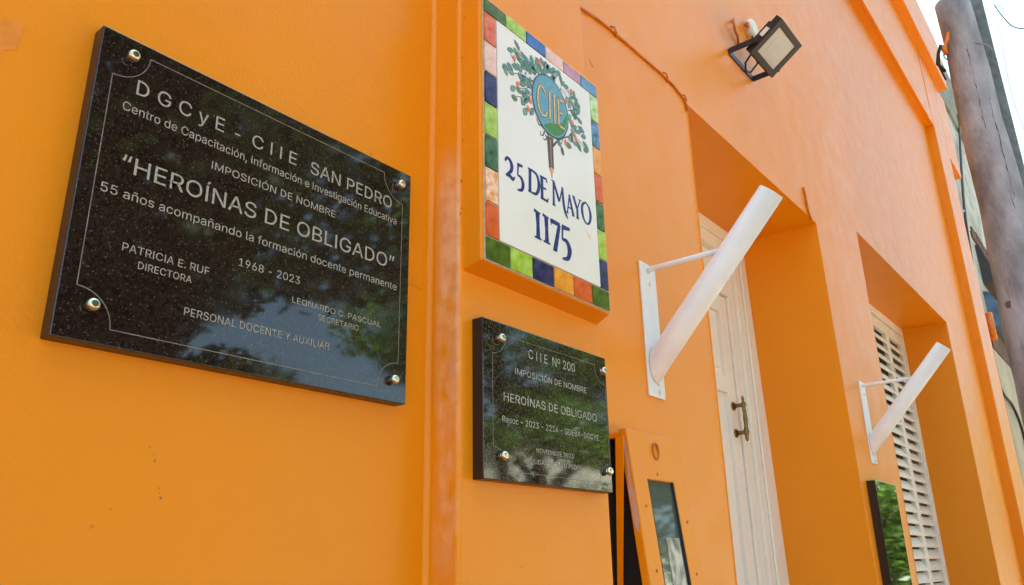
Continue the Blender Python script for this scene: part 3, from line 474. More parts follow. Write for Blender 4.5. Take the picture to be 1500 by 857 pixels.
'e':(404,"212,-8 161,-2 117,16 82,46 56,85 40,132 34,187 39,242 55,290 81,329 115,359 157,378 205,384 236,382 266,374 294,361 319,341 341,315 357,282 368,242 371,194 371,169 75,169 75,221 338,221 310,202 307,237 298,269 283,294 263,314 237,326 205,330 173,326 146,313 125,294 109,270 99,241 96,211 96,178 100,139 110,106 128,80 151,61 179,50 212,46 234,48 254,53 271,61 285,73 297,88 306,105 365,91 353,63 335,39 311,19 283,4 249,-5","11,13,12 11,14,13 10,14,11 10,15,14 10,16,15 9,16,10 9,31,16 31,17,16 9,32,31 30,17,31 8,32,9 29,17,30 8,33,32 29,18,17 28,18,29 8,34,33 27,18,28 8,35,34 7,35,8 27,19,18 7,36,35 26,19,27 26,24,19 24,20,19 6,23,7 23,36,7 23,37,36 25,24,26 6,22,23 37,24,23 37,20,24 38,20,37 38,21,20 5,22,6 39,21,38 5,21,22 5,39,21 5,40,39 4,40,5 4,41,40 49,51,50 49,52,51 48,52,49 3,41,4 3,42,41 47,52,48 47,53,52 3,43,42 46,53,47 45,53,46 3,44,43 44,53,45 3,53,44 2,53,3 2,54,53 2,55,54 1,55,2 1,56,55 0,56,1"),
'f':(254,"228,379 228,327 6,327 6,379 81,0 81,432 84,461 96,486 113,505 135,519 161,527 187,530 207,529 222,527 234,524 243,521 227,468 222,470 215,472 206,473 195,474 171,470 154,460 145,443 142,419 142,0","10,12,11 10,13,12 9,13,10 9,14,13 9,15,14 9,16,15 8,17,9 17,16,9 7,19,8 19,18,8 18,17,8 6,20,7 20,19,7 6,21,20 6,22,21 5,22,6 5,23,22 5,24,23 4,24,5 4,25,24 2,0,3 2,1,0"),
'g':(425,"207,-151 168,-148 134,-140 105,-127 82,-110 64,-91 51,-69 101,-41 110,-53 122,-66 136,-78 154,-88 178,-95 207,-97 249,-92 282,-75 304,-47 311,-6 311,68 306,68 298,56 287,41 272,28 252,16 227,8 195,5 152,10 113,27 80,53 55,90 39,136 34,191 39,246 55,293 80,332 112,361 152,378 196,384 228,382 253,373 273,360 288,346 299,331 308,319 313,319 313,379 372,379 372,-9 367,-54 350,-90 324,-117 291,-136 251,-147 205,59 237,63 264,75 285,95 300,121 309,154 312,193 309,231 300,264 285,291 264,312 237,325 205,330 172,325 145,312 124,290 109,262 99,229 96,193 99,155 109,123 124,96 145,76 172,63","36,38,37 36,39,38 44,46,45 44,47,46 35,39,36 35,40,39 34,40,35 34,41,40 34,42,41 33,66,34 66,65,34 65,42,34 65,43,42 64,43,65 63,43,64 33,67,66 63,44,43 63,62,44 62,61,44 61,60,44 60,47,44 33,68,67 32,68,33 32,69,68 32,70,69 31,70,32 59,47,60 31,71,70 31,72,71 58,47,59 30,72,31 30,73,72 57,47,58 29,73,30 29,74,73 56,18,57 18,47,57 29,75,74 55,18,56 28,75,29 28,76,75 54,19,55 19,18,55 54,20,19 17,47,18 28,53,76 53,20,54 28,20,53 28,21,20 27,21,28 27,22,21 27,23,22 26,23,27 26,24,23 25,24,26 16,47,17 16,48,47 6,8,7 15,48,16 6,9,8 15,49,48 6,10,9 5,10,6 14,49,15 5,11,10 5,12,11 14,50,49 4,12,5 13,50,14 4,13,12 4,50,13 3,50,4 3,51,50 2,51,3 2,52,51 1,52,2 1,0,52"),
'i':(167,"84,443 67,446 54,455 44,468 41,483 44,499 54,512 67,521 84,524 100,521 114,512 123,499 126,483 123,468 114,455 100,446 53,0 53,379 114,379 114,0","16,18,17 16,19,18 7,9,8 6,9,7 6,10,9 5,10,6 5,11,10 4,11,5 4,12,11 3,12,4 3,13,12 2,13,3 2,14,13 1,14,2 1,15,14 0,15,1"),
'l':(189,"139,-2 101,3 74,20 58,47 53,84 53,509 114,509 114,99 115,77 120,62 130,54 146,52 154,52 160,53 165,53 170,54 181,3 172,1 162,-1 151,-2","4,6,5 4,7,6 4,8,7 3,8,4 3,9,8 3,10,9 3,11,10 14,16,15 13,16,14 12,16,13 11,16,12 3,16,11 2,16,3 1,16,2 0,16,1 0,17,16 0,18,17 0,19,18"),
'm':(610,"53,0 53,379 112,379 112,295 108,295 118,323 132,346 151,363 172,376 195,384 219,386 257,380 287,361 309,331 321,295 312,295 322,321 337,343 357,361 381,375 407,383 437,386 468,383 497,372 522,354 541,328 553,296 557,255 557,0 496,0 496,254 490,289 473,313 447,326 419,330 395,328 374,320 358,307 345,290 338,270 335,247 335,0 274,0 274,260 269,288 253,311 229,326 199,330 178,328 158,320 140,307 126,289 117,266 114,238 114,0","9,11,10 20,22,21 8,11,9 19,22,20 19,23,22 8,12,11 0,2,1 0,4,2 4,3,2 7,12,8 18,23,19 18,24,23 6,12,7 17,24,18 6,13,12 17,25,24 5,47,6 47,13,6 16,34,17 34,25,17 47,46,13 46,14,13 5,48,47 16,35,34 33,25,34 33,26,25 5,49,48 16,36,35 32,26,33 45,14,46 4,49,5 15,36,16 4,50,49 15,37,36 31,26,32 44,15,45 15,14,45 4,51,50 15,38,37 31,27,26 0,52,4 52,51,4 44,38,15 44,39,38 30,27,31 43,39,44 43,40,39 0,53,52 42,40,43 30,28,27 29,28,30 42,41,40 0,54,53"),
'n':(410,"114,227 114,0 53,0 53,379 112,379 112,287 102,287 124,332 152,362 187,379 227,384 264,380 295,369 321,349 341,321 353,285 357,240 357,0 296,0 296,235 290,275 273,304 246,323 210,329 184,326 161,317 141,303 126,283 117,257","9,11,10 9,12,11 2,4,3 2,6,4 6,5,4 8,12,9 8,13,12 7,13,8 7,23,13 23,14,13 6,25,7 25,24,7 24,23,7 22,14,23 21,14,22 21,15,14 6,26,25 20,15,21 6,27,26 2,28,6 28,27,6 20,16,15 19,16,20 2,0,28 19,17,16 18,17,19 2,1,0"),
'o':(415,"207,-8 159,-2 117,16 82,46 56,85 40,133 34,187 40,243 56,291 82,330 117,360 159,378 207,384 256,378 299,360 333,330 359,291 376,243 381,187 376,133 359,85 333,46 299,16 256,-2 207,46 242,51 270,66 292,89 307,117 316,151 319,187 316,224 307,258 292,287 270,310 242,325 207,330 173,325 145,310 124,287 108,258 99,224 96,187 99,151 108,117 124,89 145,66 173,51","11,13,12 10,13,11 10,14,13 9,14,10 9,15,14 8,37,9 37,36,9 36,15,9 36,35,15 35,16,15 8,38,37 34,16,35 8,39,38 33,16,34 7,39,8 33,17,16 7,40,39 32,17,33 7,41,40 31,17,32 6,41,7 31,18,17 6,42,41 30,18,31 5,42,6 5,43,42 29,18,30 29,19,18 5,44,43 28,19,29 28,20,19 4,44,5 4,45,44 27,20,28 4,46,45 26,20,27 3,46,4 26,21,20 3,47,46 25,21,26 3,24,47 24,21,25 3,21,24 2,21,3 2,22,21 1,22,2 1,23,22 0,23,1"),
'p':(424,"53,-143 53,379 112,379 112,319 118,319 126,331 137,346 152,360 171,373 197,381 229,384 274,378 313,361 345,332 370,293 385,245 390,189 385,133 370,84 346,45 313,16 274,-2 229,-8 198,-5 173,4 153,17 138,31 127,46 118,59 114,59 114,-143 220,47 253,51 279,66 301,88 316,117 325,151 328,189 325,227 316,261 301,290 280,311 253,325 220,330 188,325 161,312 140,291 125,263 116,229 113,189 116,150 125,115 140,86 162,65 188,51","9,11,10 8,11,9 0,2,1 0,3,2 8,12,11 7,12,8 7,13,12 6,13,7 5,13,6 5,43,13 43,42,13 42,14,13 4,43,5 4,44,43 4,45,44 41,14,42 0,4,3 0,48,4 48,47,4 47,46,4 46,45,4 40,14,41 40,15,14 39,15,40 38,15,39 38,16,15 0,49,48 37,16,38 0,50,49 36,16,37 36,17,16 35,17,36 0,51,50 35,18,17 34,18,35 0,29,51 29,52,51 33,18,34 29,53,52 33,19,18 32,19,33 29,28,53 28,54,53 0,30,29 27,54,28 31,19,32 27,31,54 27,19,31 26,19,27 26,20,19 25,20,26 24,20,25 24,21,20 23,21,24 23,22,21"),
'r':(259,"53,0 53,379 112,379 112,321 115,321 130,347 152,367 181,380 213,385 221,385 229,384 237,384 243,384 243,322 239,323 230,324 219,325 207,326 182,323 159,315 140,301 126,284 117,262 114,237 114,0","7,9,8 7,10,9 7,11,10 7,12,11 7,13,12 6,13,7 0,2,1 0,3,2 5,13,6 4,17,5 17,16,5 16,15,5 15,14,5 14,13,5 4,18,17 4,19,18 0,4,3 0,22,4 22,21,4 21,20,4 20,19,4 0,23,22 0,24,23"),
's':(365,"182,-8 145,-5 112,3 84,18 62,38 45,63 36,94 94,107 105,79 124,60 150,49 181,45 217,50 244,62 262,81 268,103 265,121 254,136 237,147 212,155 149,170 104,186 72,208 53,237 47,274 51,305 65,332 87,354 115,370 149,381 187,384 223,381 254,372 279,358 299,339 314,316 324,290 268,277 258,298 243,316 219,328 187,333 156,329 131,317 114,299 109,277 112,258 124,243 144,232 172,223 229,209 275,194 306,171 325,142 331,107 326,75 312,47 290,24 260,6 223,-5","29,31,30 29,32,31 28,32,29 28,33,32 27,33,28 27,34,33 26,34,27 26,41,34 41,35,34 26,42,41 40,35,41 25,42,26 25,43,42 39,35,40 25,44,43 39,36,35 38,36,39 24,44,25 24,45,44 37,36,38 24,46,45 23,46,24 23,47,46 23,48,47 22,48,23 22,49,48 22,50,49 22,51,50 21,51,22 21,52,51 20,52,21 20,53,52 19,53,20 18,53,19 17,53,18 17,54,53 16,54,17 15,54,16 6,8,7 15,55,54 14,55,15 5,8,6 13,55,14 5,9,8 13,56,55 4,9,5 12,56,13 4,10,9 11,56,12 4,11,10 11,57,56 4,57,11 3,57,4 3,58,57 2,58,3 2,59,58 1,59,2 1,0,59"),
't':(227,"204,379 204,327 6,327 6,379 65,471 126,471 126,98 128,76 136,61 150,53 170,50 177,50 185,51 194,52 202,54 213,2 203,-1 192,-3 180,-4 168,-4 125,2 92,21 72,52 65,93","23,5,4 23,6,5 2,0,3 2,1,0 23,7,6 22,7,23 22,8,7 22,9,8 13,15,14 22,10,9 12,15,13 21,10,22 11,15,12 10,15,11 21,15,10 20,15,21 19,15,20 19,16,15 19,17,16 19,18,17"),
'u':(410,"182,-5 146,-1 115,11 89,31 69,59 57,95 53,139 53,379 114,379 114,144 119,105 137,75 164,56 200,50 226,53 249,62 268,77 283,97 293,122 296,153 296,379 357,379 357,0 298,0 298,92 307,92 286,47 257,17 222,0","6,8,7 6,9,8 19,21,20 19,22,21 18,22,19 6,10,9 5,10,6 17,25,18 25,22,18 5,11,10 16,24,17 24,25,17 4,11,5 16,26,24 26,23,24 26,22,25 15,26,16 4,12,11 14,26,15 3,12,4 3,13,12 13,26,14 3,26,13 3,27,26 23,22,26 2,27,3 2,28,27 1,28,2 1,0,28"),
'v':(389,"163,0 17,379 84,379 165,155 177,121 187,87 196,53 206,21 184,21 194,53 203,87 213,121 224,155 305,379 371,379 226,0","0,2,1 0,3,2 12,14,13 12,15,14 0,4,3 11,15,12 0,5,4 10,15,11 0,9,5 9,6,5 9,6,10 6,15,10 0,8,9 7,15,6 0,7,8 0,15,7"),
'y':(389,"47,-139 61,-86 71,-87 88,-90 104,-89 118,-84 130,-74 141,-58 151,-36 163,-1 17,379 84,379 165,155 177,121 187,87 196,53 206,21 184,21 193,53 202,87 212,121 224,155 305,379 371,379 204,-58 191,-85 177,-107 159,-124 139,-136 117,-143 91,-145 77,-145 65,-143 54,-141","9,11,10 9,12,11 21,23,22 21,24,23 9,13,12 20,24,21 19,16,20 16,24,20 9,14,13 18,15,19 15,16,19 9,18,14 18,15,14 9,17,18 9,16,17 9,24,16 8,24,9 7,24,8 7,25,24 6,25,7 5,25,6 4,25,5 4,26,25 0,2,1 0,3,2 3,26,4 0,26,3 0,27,26 0,28,27 0,29,28 33,29,0 32,29,33 32,30,29 31,30,32"),
'º':(335,"167,221 127,225 93,239 64,262 43,291 30,327 26,368 30,410 43,447 64,476 93,498 127,512 167,517 207,512 242,498 270,476 291,447 304,410 309,368 304,327 291,291 270,261 242,239 207,225 167,269 193,273 214,283 230,299 241,319 248,342 250,368 248,395 241,419 230,439 214,455 193,465 167,468 142,465 121,455 105,439 94,419 87,395 85,368 87,342 94,319 105,299 121,283 142,273","11,13,12 10,13,11 10,14,13 9,14,10 9,15,14 8,37,9 37,36,9 36,15,9 36,35,15 35,16,15 8,38,37 34,16,35 8,39,38 33,16,34 7,39,8 33,17,16 7,40,39 32,17,33 7,41,40 31,17,32 6,41,7 31,18,17 6,42,41 30,18,31 5,42,6 5,43,42 29,18,30 29,19,18 5,44,43 28,19,29 4,44,5 28,20,19 4,45,44 27,20,28 4,46,45 26,20,27 3,46,4 26,21,20 3,47,46 25,21,26 3,24,47 24,21,25 3,21,24 2,21,3 2,22,21 1,22,2 1,23,22 0,23,1"),
'Í':(200,"66,0 134,0 134,509 66,509 80,560 130,560 190,650 118,650","0,1,2,3 4,5,6,7"),
'Ó':(533,"240,558 288,659 356,659 290,558 267,-7 205,1 150,25 105,63 70,115 48,179 40,254 48,329 70,393 105,445 150,484 205,508 267,516 329,508 384,484 429,445 464,393 486,329 493,254 486,179 464,115 429,63 384,25 329,1 267,53 310,59 349,76 383,105 408,144 425,194 430,254 425,314 408,365 383,404 349,433 310,450 267,456 223,450 184,433 151,404 125,364 109,314 103,254 109,194 125,144 151,105 184,76 223,59","15,17,16 14,17,15 14,18,17 13,18,14 13,40,18 40,19,18 13,41,40 39,19,40 38,19,39 13,42,41 12,42,13 38,20,19 37,20,38 12,43,42 36,20,37 12,44,43 11,44,12 36,21,20 35,21,36 11,45,44 10,45,11 35,22,21 34,22,35 10,46,45 9,46,10 9,47,46 33,22,34 33,23,22 9,48,47 32,23,33 8,48,9 32,24,23 8,49,48 31,24,32 7,49,8 31,25,24 7,50,49 30,25,31 7,51,50 29,25,30 29,26,25 6,51,7 6,28,51 28,26,29 6,26,28 5,26,6 5,27,26 5,4,27 0,2,1 0,3,2"),
'ñ':(410,"250,446 237,447 225,450 213,455 202,460 192,466 182,470 174,473 167,475 159,472 153,466 150,457 149,448 106,448 110,476 120,498 137,513 161,518 174,517 185,514 196,509 207,504 216,499 226,494 234,491 243,490 251,491 256,496 260,505 262,517 304,517 300,488 289,466 272,451 114,227 114,0 53,0 53,379 112,379 112,287 102,287 124,332 152,362 187,379 227,384 264,380 295,369 321,349 341,321 353,285 357,240 357,0 296,0 296,235 290,275 273,304 246,323 210,329 184,326 161,317 141,303 126,283 117,257","43,45,44 43,46,45 36,38,37 36,40,38 40,39,38 42,46,43 42,47,46 41,47,42 41,57,47 57,48,47 40,59,41 59,58,41 58,57,41 56,48,57 55,48,56 55,49,48 40,60,59 54,49,55 40,61,60 36,62,40 62,61,40 54,50,49 53,50,54 36,34,62 53,51,50 52,51,53 36,35,34 16,18,17 16,19,18 28,30,29 28,31,30 16,20,19 15,20,16 15,21,20 27,31,28 15,22,21 15,23,22 14,23,15 26,31,27 14,24,23 25,31,26 14,25,24 14,31,25 14,8,31 8,32,31 13,9,14 9,8,14 7,32,8 6,32,7 13,10,9 5,32,6 13,11,10 4,32,5 4,33,32 3,33,4 13,12,11 2,33,3 2,0,33 1,0,2"),
'ó':(415,"181,429 228,529 297,529 231,429 207,-8 159,-2 117,16 82,46 56,85 40,133 34,187 40,243 56,291 82,330 117,360 159,378 207,384 256,378 299,360 333,330 359,291 376,243 381,187 376,133 359,85 333,46 299,16 256,-2 207,46 242,51 270,66 292,89 307,117 316,151 319,187 316,224 307,258 292,287 270,310 242,325 207,330 173,325 145,310 124,287 108,258 99,224 96,187 99,151 108,117 124,89 145,66 173,51","15,17,16 14,17,15 14,18,17 13,18,14 13,19,18 12,41,13 41,40,13 40,19,13 40,39,19 39,20,19 12,42,41 38,20,39 12,43,42 37,20,38 11,43,12 37,21,20 11,44,43 36,21,37 11,45,44 35,21,36 10,45,11 35,22,21 10,46,45 34,22,35 9,46,10 9,47,46 33,22,34 33,23,22 9,48,47 32,23,33 32,24,23 8,48,9 8,49,48 31,24,32 8,50,49 30,24,31 7,50,8 30,25,24 7,51,50 29,25,30 7,28,51 28,25,29 7,25,28 6,25,7 6,26,25 5,26,6 5,27,26 4,27,5 0,2,1 0,3,2"),
'“':(300,"175,318 228,509 274,509 244,318 52,318 104,509 151,509 121,318","4,6,5 4,7,6 0,2,1 0,3,2"),
'”':(300,"175,318 205,509 274,509 222,318 52,318 82,509 151,509 98,318","4,6,5 4,7,6 0,2,1 0,3,2"),
' ':(188,"",""),
}
def text_mesh(body, x0, x1, zb, cap, y, m, parent, name='lettering', weight=0.0, th=.0005):
    vs, fs, pen = [], [], 0
    for ch in body:
        adv, v, f = GLYPHS[ch]; i = len(vs)
        if v:
            vs += [(pen + int(p.split(',')[0]), int(p.split(',')[1])) for p in v.split()]
            fs += [tuple(i + int(k) for k in q.split(',')) for q in f.split()]
        pen += adv
    mn, mx = min(p[0] for p in vs), max(p[0] for p in vs)
    mb = MB(); mb.idx([(x0 + (p[0] - mn) / (mx - mn) * (x1 - x0), y - th, zb + p[1] / GLYPH_CAP * cap) for p in vs], fs)
    return mb.build(name, m, parent)
def border_line(x0, x1, z0, z1, r, y, parent, m, wd=.0012):
    b_ = MB(); pts = []
    for cx, cz, a0 in ((x0, z1, 0), (x1, z1, -90), (x1, z0, -180), (x0, z0, -270)):
        seg = []
        for k in range(9):
            t = math.radians(a0 - 90 * k / 8) if False else 0
        # concave quarter circles around each screw
    def arc(cx, cz, a, b2): return [(cx + r * math.cos(math.radians(a + (b2 - a) * k / 8)), cz + r * math.sin(math.radians(a + (b2 - a) * k / 8))) for k in range(9)]
    path = arc(x0, z1, 270, 360) + arc(x1, z1, 180, 270) + arc(x1, z0, 90, 180) + arc(x0, z0, 0, 90)
    path.append(path[0])
    for p, q in zip(path, path[1:]): b_.ribbon([p, q], wd, y, th=.0003)
    return b_.build('border_line', m, parent)
def plaque_slab(parent, x0, x1, z0, z1, yf_, yb, face, side, bev=.0018):
    s = MB(); s.box(x0, x1, yf_, yb, z0, z1)
    for i in range(len(s.m)): s.m[i] = 1
    s.m[2] = 0                                    # the -Y face is polished
    return s.build('slab', [face, side], parent, bevel=bev, seg=2)
def screws(parent, pts, y, r=.0085, out=.014):
    first = None
    for (x, z) in pts:
        if first is None:
            s = MB()
            s.tube([(x, y + .002, z), (x, y - out * .45, z)], [r * .75, r * .72], 16)
            s.tube([(x, y - out * .45, z), (x, y - out * .55, z), (x, y - out * .85, z), (x, y - out, z)], [r, r, r * .88, r * .5], 16)
            first = s.build('screw', 'screw', parent, origin=(x, y, z)); fx = (x, z); base = Vector(first.location)
        else: clone(first, 'screw', base + Vector((x - fx[0], 0, z - fx[1])), parent)

# plaque 1 ------------------------------------------------------------
p1 = thing('granite_plaque', (.655, -.012, .268), 'large black granite plaque engraved HEROÍNAS DE OBLIGADO, on the wall at left', 'plaque')
plaque_slab(p1, .367, .944, .268, .7025, -.025, 0.001, 'granite', 'granite_side')
screws(p1, [(.4085, .672), (.9125, .671), (.4075, .314), (.9105, .305)], -.025, .0085, .014)
border_line(.388, .9235, .2895, .6835, .047, -.0251, p1, 'hairline', .0012)
T1 = [("D G C y E", .422, .5562, .6215, .0225), ("-", .5745, .5835, .6195, .021), ("C I I E", .6048, .6876, .620, .0215), ("SAN PEDRO", .7155, .8965, .618, .022),
      ("Centro de Capacitación, Información e Investigación Educativa", .4074, .9095, .591, .0132),
      ("IMPOSICIÓN DE NOMBRE", .5435, .7714, .557, .012), ("“HEROÍNAS DE OBLIGADO”", .4182, .9070, .5035, .0245),
      ("55 años acompañando la formación docente permanente", .3965, .9144, .4665, .0130),
      ("1968 - 2023", .6025, .7106, .423, .0122), ("PATRICIA E. RUF", .4348, .5583, .3958, .0110), ("DIRECTORA", .4583, .5339, .377, .0100),
      ("LEONARDO C. PASCUAL", .6991, .8803, .3909, .0096), ("SECRETARIO", .7489, .8322, .3744, .0092),
      ("PERSONAL DOCENTE Y AUXILIAR", .5283, .7747, .3306, .0112)]
for t, a, c, zb, cap in T1: text_mesh(t, a, c, zb, cap, -.0251, 'engrave', p1, weight=.004 if cap < .015 else .002)

# plaque 2 ------------------------------------------------------------
p2 = thing('granite_plaque', (1.27, -.088, .146), 'small black granite plaque with pale engraving, below the tiled address sign', 'plaque')
plaque_slab(p2, 1.060, 1.479, .1465, .4375, -.100, -.074, 'granite2', 'granite_side')
screws(p2, [(1.1062, .4048), (1.4585, .4044), (1.1085, .189), (1.4588, .189)], -.100, .0088, .014)
border_line(1.0868, 1.4765 - .004, .1647, .4147, .040, -.1001, p2, 'hairline', .0010)
T2 = [("C I I E  Nº 200", 1.1961, 1.3556, .384, .0180), ("IMPOSICIÓN DE NOMBRE", 1.1536, 1.3959, .3457, .0120), ("HEROÍNAS DE OBLIGADO", 1.1175, 1.4299, .290, .0160),
      ("Resoc - 2023 - 2214 - GDEBA-DGCYE", 1.1124, 1.4339, .2508, .0115), ("NOVIEMBRE 2023", 1.2127, 1.3365, .205, .0088), ("CIUDAD DE SAN PEDRO", 1.1896, 1.3684, .184, .0084)]
for t, a, c, zb, cap in T2: text_mesh(t, a, c, zb, cap, -.1001, 'engrave2', p2, weight=.006)

# ------------------------------------------------------------------ tiled address sign
ts = thing('tiled_address_sign', (1.26, -.119, .54), 'white ceramic address sign 25 DE MAYO 1175 framed with coloured tiles', 'sign')
bx = MB(); bx.box(1.043, 1.4765, -.1205, -.1185, .539, 1.1275); bx.build('grout_bed', 'grout', ts)
cp = MB(); cp.box(1.0845, 1.4385, -.1248, -.1206, .5885, 1.0905); cp.build('centre_panel', 'white_tile', ts, bevel=.0012)
def glaze(name, c1, c2=None, amt=.35, sc_=40):
    M[name] = mat(name, tuple(v * .85 for v in c1[:3]), .14, noise=amt, nscale=sc_, col2=c2, spec=.25); return name
OL = glaze('olive_green_glaze', srgb(66, 84, 34), srgb(100, 120, 44)); LI = glaze('lime_glaze', srgb(150, 190, 30), srgb(190, 215, 120), .5)
BL = glaze('blue_glaze', srgb(78, 125, 205)); PK = glaze('pale_pink_glaze', srgb(228, 188, 180), srgb(236, 205, 200)); LL = glaze('lilac_glaze', srgb(212, 160, 190))
LB = glaze('light_blue_glaze', srgb(118, 165, 210)); RD = glaze('coral_red_glaze', srgb(208, 88, 42), srgb(224, 130, 100)); NV = glaze('navy_glaze', srgb(36, 30, 74), srgb(70, 66, 120))
DG = glaze('dark_green_glaze', srgb(40, 74, 38), srgb(96, 130, 84)); OR = glaze('amber_glaze', srgb(226, 146, 44), srgb(238, 170, 70)); RO = glaze('brick_red_glaze', srgb(205, 84, 36), srgb(218, 104, 60))
OW = glaze('amber_and_white_glaze', srgb(232, 150, 52), srgb(244, 220, 205), .9, 70); LW_ = glaze('lime_and_white_glaze', srgb(150, 200, 40), srgb(225, 232, 205), .9, 45)
BG = glaze('blue_and_green_glaze', srgb(40, 84, 60), srgb(120, 160, 215), .9, 42)
def tile(x0, x1, z0, z1, m):
    t = MB(); g_ = .0016; jy = random.uniform(-.0005, .0005)
    t.box(x0 + g_, x1 - g_, -.1242 + jy, -.1206, z0 + g_, z1 - g_); return t.build('tile', m, ts, origin=((x0 + x1) / 2, -.1206, z0), bevel=.0011)
X0, X1, XI0, XI1, Z0, Z1, ZI0, ZI1 = 1.0445, 1.4755, 1.0835, 1.4395, .540, 1.1265, .5875, 1.0915
cw = (X1 - X0) / 6
for i, (mt, mb_) in enumerate(zip([OL, LI, BL, PK, LL, LB], [OL, LI, NV, OR, RO, OL])):
    a, c = X0 + i * cw, X0 + (i + 1) * cw
    tile(a, c, ZI1, Z1, mt); tile(a, c, Z0, ZI0, mb_)
rh = (ZI1 - ZI0) / 7
for i, (ml, mr) in enumerate(zip([RD, PK, NV, LI, DG, OW, RO], [LW_, BG, OR, RO, DG, LI, NV])):
    a, c = ZI1 - (i + 1) * rh, ZI1 - i * rh
    tile(X0, XI0, a, c, ml); tile(XI1, X1, a, c, mr)
yp = -.1249
M['cobalt'] = mat('cobalt_blue_print', srgb(22, 20, 92)[:3], .3, noise=.5, nscale=120, col2=srgb(48, 58, 138), spec=.2)
def stroke(mb, pts, ws, sub=6):
    """smooth Catmull-Rom stroke with changing width"""
    P_ = [Vector(p) for p in pts]; out = []; wd = []
    for i in range(len(P_) - 1):
        p0, p1_, p2_, p3 = P_[max(i - 1, 0)], P_[i], P_[i + 1], P_[min(i + 2, len(P_) - 1)]
        for k in range(sub):
            t = k / sub
            out.append(.5 * ((2 * p1_) + (-p0 + p2_) * t + (2 * p0 - 5 * p1_ + 4 * p2_ - p3) * t * t + (-p0 + 3 * p1_ - 3 * p2_ + p3) * t ** 3)); wd.append((ws[i] * (1 - t) + ws[i + 1] * t) * 1.2)
    out.append(P_[-1]); wd.append(ws[-1]); mb.ribbon([(p.x, p.y) for p in out], wd, yp, th=.0003 + random.uniform(0, .0002))
def line(mb, p, q, w1, w2=None):
    w1 *= 1.22; w2 = (w2 * 1.22) if w2 else w1
    mb.ribbon([p, q], [w1, w2 or w1], yp, th=.0003 + random.uniform(0, .0002))
t = .0068
L = MB()   # 25 DE MAYO
stroke(L, [(1.1035, .7665), (1.109, .7755), (1.119, .7735), (1.1245, .763), (1.121, .750), (1.1055, .7355)], [.004, .005, .007, .0085, .007, .003]); stroke(L, [(1.1055, .7365), (1.116, .7385), (1.127, .7345), (1.1335, .742)], [.004, .007, .007, .002], 4)
line(L, (1.1425, .774), (1.1605, .7765), .0065, .0045); line(L, (1.1455, .775), (1.1435, .749), .0045, .003); stroke(L, [(1.1435, .750), (1.155, .748), (1.1605, .735), (1.155, .721), (1.1415, .717)], [.003, .006, .0085, .006, .0028])
L2_ = MB()
line(L2_, (1.1855, .780), (1.1835, .728), .0075); line(L2_, (1.1785, .7805), (1.1955, .7815), .003); line(L2_, (1.1775, .7285), (1.193, .7285), .003); stroke(L2_, [(1.190, .780), (1.209, .776), (1.2155, .754), (1.206, .732), (1.188, .7285)], [.003, .006, .0085, .006, .003])
line(L2_, (1.2265, .778), (1.2255, .728), .0075); line(L2_, (1.220, .7785), (1.244, .7795), .0042, .0036); line(L2_, (1.229, .7545), (1.241, .755), .0036); line(L2_, (1.220, .7285), (1.246, .7285), .0042, .005); line(L2_, (1.243, .781), (1.2445, .772), .002, .004); line(L2_, (1.2445, .7285), (1.2475, .737), .004, .002)
L3_ = MB()
line(L3_, (1.2685, .783), (1.2675, .729), .004, .006); line(L3_, (1.262, .7865), (1.2715, .783), .003); line(L3_, (1.2625, .7285), (1.2735, .7285), .003); line(L3_, (1.2685, .786), (1.2885, .744), .0062, .0066); line(L3_, (1.2885, .744), (1.3025, .782), .0028, .0034)
stroke(L3_, [(1.302, .7835), (1.304, .750), (1.309, .727), (1.3185, .7135)], [.005, .0072, .0072, .0025])
line(L3_, (1.3285, .773), (1.3175, .729), .0028, .003); line(L3_, (1.3275, .775), (1.3405, .729), .005, .0068); line(L3_, (1.320, .743), (1.336, .743), .0028); line(L3_, (1.3135, .7285), (1.322, .7285), .0028); line(L3_, (1.3355, .7285), (1.345, .7285), .0028)
line(L3_, (1.345, .776), (1.3565, .752), .0068, .0062); line(L3_, (1.3705, .776), (1.358, .752), .003); line(L3_, (1.3575, .753), (1.3575, .729), .0062); line(L3_, (1.3405, .777), (1.350, .777), .0028); line(L3_, (1.3655, .777), (1.3755, .777), .0028); line(L3_, (1.352, .7285), (1.363, .7285), .0028)
stroke(L3_, [(1.394, .7805), (1.380, .770), (1.3775, .752), (1.383, .735), (1.394, .7275), (1.406, .735), (1.4115, .753), (1.407, .771), (1.394, .7805)], [.003, .006, .0082, .006, .003, .006, .0082, .006, .003])
for mb_, n_ in ((L, 'number_lettering'), (L2_, 'lettering'), (L3_, 'lettering')): mb_.build(n_, 'cobalt', ts)
L4 = MB()
for xo in (1.2075, 1.2375):
    L4.ribbon([(xo - .0005, .692), (xo, .661), (xo - .0005, .632)], [.0145, .0105, .0135], yp); line(L4, (xo - .0125, .6915), (xo + .010, .6905), .006, .002); line(L4, (xo - .0125, .6325), (xo + .011, .6325), .0035)
line(L4, (1.2545, .688), (1.2865, .688), .009, .0075); line(L4, (1.2535, .691), (1.2545, .678), .004, .002); line(L4, (1.2845, .688), (1.2655, .624), .0085, .0115); line(L4, (1.2585, .6235), (1.2725, .6235), .003)
line(L4, (1.2945, .687), (1.3235, .690), .010, .006); line(L4, (1.2960, .687), (1.2935, .657), .0055, .004); stroke(L4, [(1.2935, .658), (1.310, .6575), (1.3195, .641), (1.312, .620), (1.2915, .6135)], [.004, .009, .0135, .009, .0035])
L4.build('number_lettering', 'cobalt', ts)
M['amber_print'] = mat('amber_print', srgb(228, 170, 90)[:3], .3)
